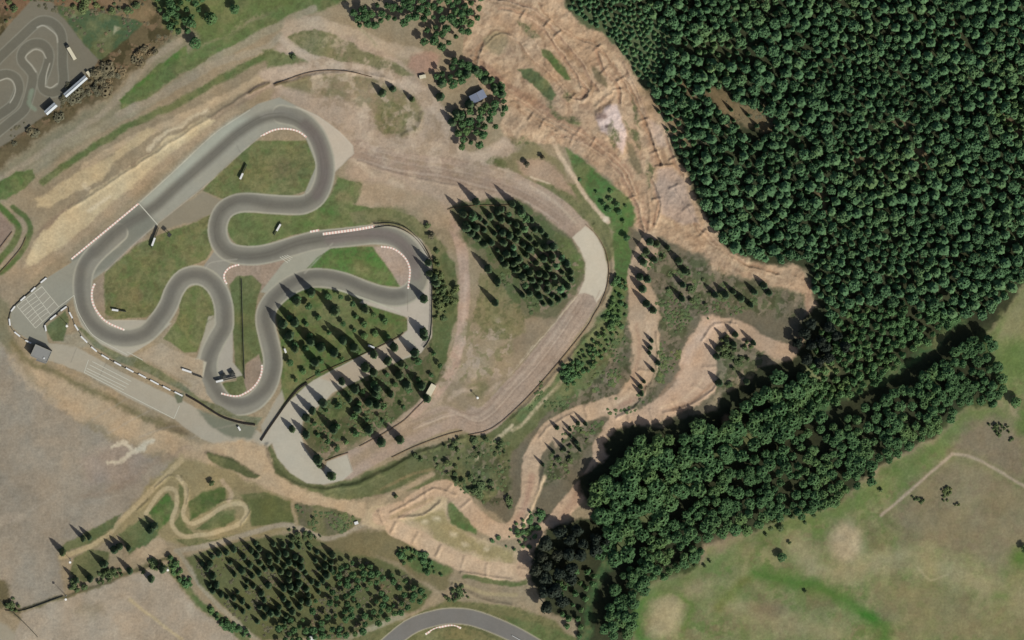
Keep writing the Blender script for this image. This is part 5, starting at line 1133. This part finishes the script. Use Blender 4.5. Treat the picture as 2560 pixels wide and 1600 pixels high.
tips('Q 1370,725 1450,820 1520,930 1560,960 1800,1150 1900,1150 1990,1140 2060,1200 2130,1240 2190,1140 2270,1070 2330,1150 1480,1180 1500,1060', 'fir', 12, 17, 2.0, 2.8, 'fir in the scrub triangle south of the clearing', 'firs of the scrub triangle')
tips('R 1240,110 1230,180 1220,230 1270,290 1240,380 1160,490 1110,520 1130,600 540,890 580,860 460,940 350,940 470,1010 300,1150 380,1100 200,1270 520,1060 540,1120', 'fir', 9, 14, 1.2, 1.8, 'thin small fir leaning its shadow over the winding moto track', 'thin firs along the moto track')
tips('R 1850,170 1810,210 1850,480 2000,20 2110,470 1900,60 1990,120 2150,80', 'fir', 12, 16, 1.9, 2.6, 'fir on the scrubby knoll inside the eastern track bend', 'firs on the scrubby knoll')
for s_, lab, g, gap in (('R 480,430 600,340 760,200 900,60 1000,0 1060,60 950,200 870,330 780,420 650,560 540,640 470,560', 'bright green young tree on the bank outside the dirt oval', 'bright bank trees', 14),
                   ('Q 960,1120 1080,1150 1085,1500 870,1500 950,1250', 'bright green young tree between the oval and the shaded path', 'bright trees by the shaded path', 15),
                   ('Q 600,20 760,200 950,300 1130,450 1160,520 1100,620 900,500 750,330 640,200', 'green young tree on the strip below the moto clearing', 'green strip trees below the clearing', 24)):
    for x, y in scatter(s_, gap*.8):
        v = TN(x, y, 8, 930)
        if v < -.3: continue
        h = random.uniform(2.5, 5)+v*4; wx, wy = WH(x, y, h*.5); tree('bright', wx, wy, h, random.uniform(1.2, 2.4)*(1.1+1.2*v), lab, g)
tips('N 1800,970 1740,1030 1860,1010 1930,890 2080,660 1980,560 1670,700 1620,790 1900,600 2150,720 2200,760', 'fir', 10, 15, 2.8, 3.8, 'dark fir crowding round the blue grey roofed house', 'firs around the house')
# shrubs one can tell apart
for s_, lab, g, gap, k, h0, h1, r0, r1 in (('Q 1380,900 1600,900 1850,1150 2100,1330 1700,1400 1450,1200', 'olive bush in the scrub triangle south of the clearing', 'bushes of the scrub triangle', 30, 'bush', 1.5, 3.5, 1.0, 2.2),
       ('R 1960,120 2150,60 2250,200 2300,350 2100,430 2060,620 1950,560 2000,300', 'bush on the scrubby knoll inside the eastern track bend', 'bushes on the scrubby knoll', 16, 'bush', 2, 4.5, 1.2, 2.4),
       ('L 680,930 960,860 1100,850 1400,740 1600,700 1640,780 1450,850 1180,900 1000,960 760,1040 650,1050', 'bush in the hedge above the lower gravel lot', 'hedge bushes above the lower lot', 12, 'bush', 2, 4, 1.3, 2.2),
       ('L 1600,720 1700,800 1850,1000 2000,1150 2300,1400 2419,1511 2150,1420 1850,1150 1700,950 1600,850', 'bush in the hedge right of the lower gravel lot', 'hedge bushes right of the lower lot', 12, 'bright', 2, 4, 1.2, 2.0),
       ('a 640,780 800,700 1100,600 1400,450 1500,500 1200,680 1100,850 800,900 600,1100 300,1300 60,1400 300,1200 560,1020', 'brown bush in the belt beside the kart paddock', 'brown bushes beside the kart paddock', 14, 'dry', 1.0, 3, 1.8, 3.4),
       ('A -20,-20 700,-20 660,60 560,70 300,40 200,0 100,10 60,80 0,140', 'bush in the rough along the top left edge', 'bushes along the top left edge', 20, 'bush', 1.5, 4, 1.2, 2.6),
       ('I 1700,850 1850,820 1900,1200 1880,1500 1700,1500 1690,1000', 'dense dark bush between the wire fence and the dirt road', 'bushes between fence and dirt road', 14, 'bush', 2, 5, 1.3, 2.2),
       ('C 1960,640 2120,560 2330,560 2400,600 2419,900 2330,850 2260,830 2160,760 2060,720', 'bush on the bank north of the sandy junction', 'bushes on the bank above the junction', 17, 'bush', 1.5, 4, 1.1, 2.2),
       ('C 1870,1080 1960,1080 2110,1180 2090,1220 1980,1190 1900,1150', 'bright bush between the bottom wood and the sandy track', 'bright bushes beside the sandy track', 13, 'bright', 2, 4, 1.2, 2),
       ('D 250,540 420,500 300,620 250,740 180,700', 'bush in the grey scrub inside the moto track loop', 'bushes inside the moto loop', 18, 'bush', 1.2, 3, .8, 1.6),
       ('D 20,960 140,860 150,950 80,1080 -80,1100 -100,1050', 'bush on the strip between the two sandy tracks', 'bushes between the sandy tracks', 15, 'bright', 1.5, 3.5, 1, 1.9),
       ('D 640,1140 900,1090 880,1180 700,1240 620,1300', 'low bush at the edge of the golf rough', 'bushes at the golf rough edge', 20, 'bush', 1.5, 3.5, 1, 2),
       ('D 1280,900 1500,870 1400,960 1180,1020', 'low bush at the foot of the tree belt', 'bushes at the foot of the belt', 20, 'bush', 1.5, 3.5, 1, 2.2),
       ('D 2030,800 2110,795 2115,880 2040,870', 'dark bush of the small cluster in the brown heath', 'heath bush cluster', 9, 'bush', 1.5, 3, .8, 1.5),
       ('D 2250,490 2340,500 2370,580 2310,560', 'dark bush of the upper cluster near the right edge', 'upper heath bush cluster', 9, 'bush', 1.5, 3.5, .8, 1.5),
       ('D 1890,830 1960,850 1940,870 1900,850', 'small dark bush left of the heath cluster', 'small bushes left of the heath cluster', 9, 'bush', 1.5, 3, .8, 1.4),
       ('C 1250,1010 1400,980 1650,1070 1500,1080 1300,1050 1150,1080', 'low bush on the northern edge of the bottom wood', 'bushes on the wood edge', 15, 'bush', 1.5, 3.5, 1, 1.9),
       ('C 30,1250 100,1350 60,1400 -10,1330 -10,1210', 'dark bush in the corner hedge at the left edge', 'corner hedge bushes', 14, 'bush', 2, 4, 1.2, 2),
       ('C 2060,1300 2180,1250 2240,1310 2130,1330', 'dark bush by the dirt path above the separate bend', 'bushes above the separate bend', 12, 'bush', 2, 4, 1.1, 1.9)):
    for x, y in scatter(s_, gap*.8):
        v = TN(x, y, 9, 970)+random.uniform(-.12, .12)
        if v < -.08: continue
        q = .75+random.random()**2*.9+v; h = random.uniform(h0, h1)*min(q, 1.4); wx, wy = WH(x, y, h*.5); tree(k, wx, wy, h, random.uniform(r0, r1)*q*1.15, lab, g, 'bush')
# undergrowth nobody could count
ug = Bag()
for s_, gap, k in (('Q 1180,900 1400,880 1850,1100 2300,1250 2330,1400 1900,1500 R 1700,0 1600,300 1500,600 1300,650 1380,400 1380,100 Q 1350,1400 1280,1100', 9, 'bush'), ('R 300,500 700,420 900,250 1080,60 1090,300 1000,600 700,700 500,830 300,900 150,900', 9, 'bush'),
                   ('D 260,500 430,480 300,640 260,760 180,760 180,640', 8, 'bush'), ('J 480,880 760,700 1200,560 1500,500 1700,560 1580,720 1250,1000 900,1180 600,1260 500,1050', 10, 'bush'), ('A 2300,1200 B 60,1050 300,1230 330,1350 150,1480 30,1480', 9, 'bush'),
                   ('C 900,1120 1300,1030 1900,1180 2000,1330 1640,1500 1250,1500 1050,1350', 10, 'dry'), ('C 1400,880 1700,930 1650,1000 1520,1010 1420,960', 10, 'bush'), ('A 0,0 700,0 650,90 850,160 620,330 480,420 300,520 60,650 30,620 200,540 420,400 540,300 300,60 150,30 0,120', 12, 'dry'),
                   ('B 640,420 760,370 1260,500 1240,640 800,780', 12, 'dry'), ('R 1050,640 1180,700 1300,620 1350,780 1100,900 1060,860 600,1130 560,1330 400,1500 330,1500', 11, 'bush'), ('C 1950,600 2400,560 2419,880 2250,860 2100,740', 11, 'bush')):
    for x, y in scatter(s_, gap*.75):
        v = TN(x, y, 7, 980)+random.uniform(-.2, .2)
        if v > .08: ug.add(k, *W(x, y), random.uniform(.2, .7), random.uniform(.6, 1.7)*(1+v))
ug.build('bush', 'undergrowth', 'low green scrub scattered over the rough ground between the tracks', 'scrub')
ug.build('dry', 'dry_scrub', 'low brown scrub on the forest floor and beside the kart paddock', 'scrub')

# ------------------------------------------------------------------ light
sun = bpy.data.objects.new('sun', bpy.data.lights.new('sun', 'SUN')); col.objects.link(sun)
sun.data.energy = 4.25; sun.data.angle = R(.6); sun.data.color = (1.0, .975, .925)
sun.rotation_euler = (-sdir).to_track_quat('-Z', 'Y').to_euler()
world = bpy.data.worlds.new('World'); scene.world = world; world.use_nodes = True; nt = world.node_tree
sky = nt.nodes.new('ShaderNodeTexSky'); sky.sky_type = 'NISHITA'; sky.sun_disc = False; sky.sun_elevation = SUN_EL; sky.sun_rotation = SUN_AZ; sky.ozone_density = 0.2; sky.air_density = .8; sky.dust_density = 2.0
nt.links.new(sky.outputs[0], nt.nodes['Background'].inputs[0]); nt.nodes['Background'].inputs[1].default_value = .10
vs = scene.view_settings; vs.view_transform = 'Standard'; vs.look = 'None'; vs.exposure = 0.0; vs.gamma = 1
scene.cycles.use_denoising = True
scene.cycles.max_bounces = 6
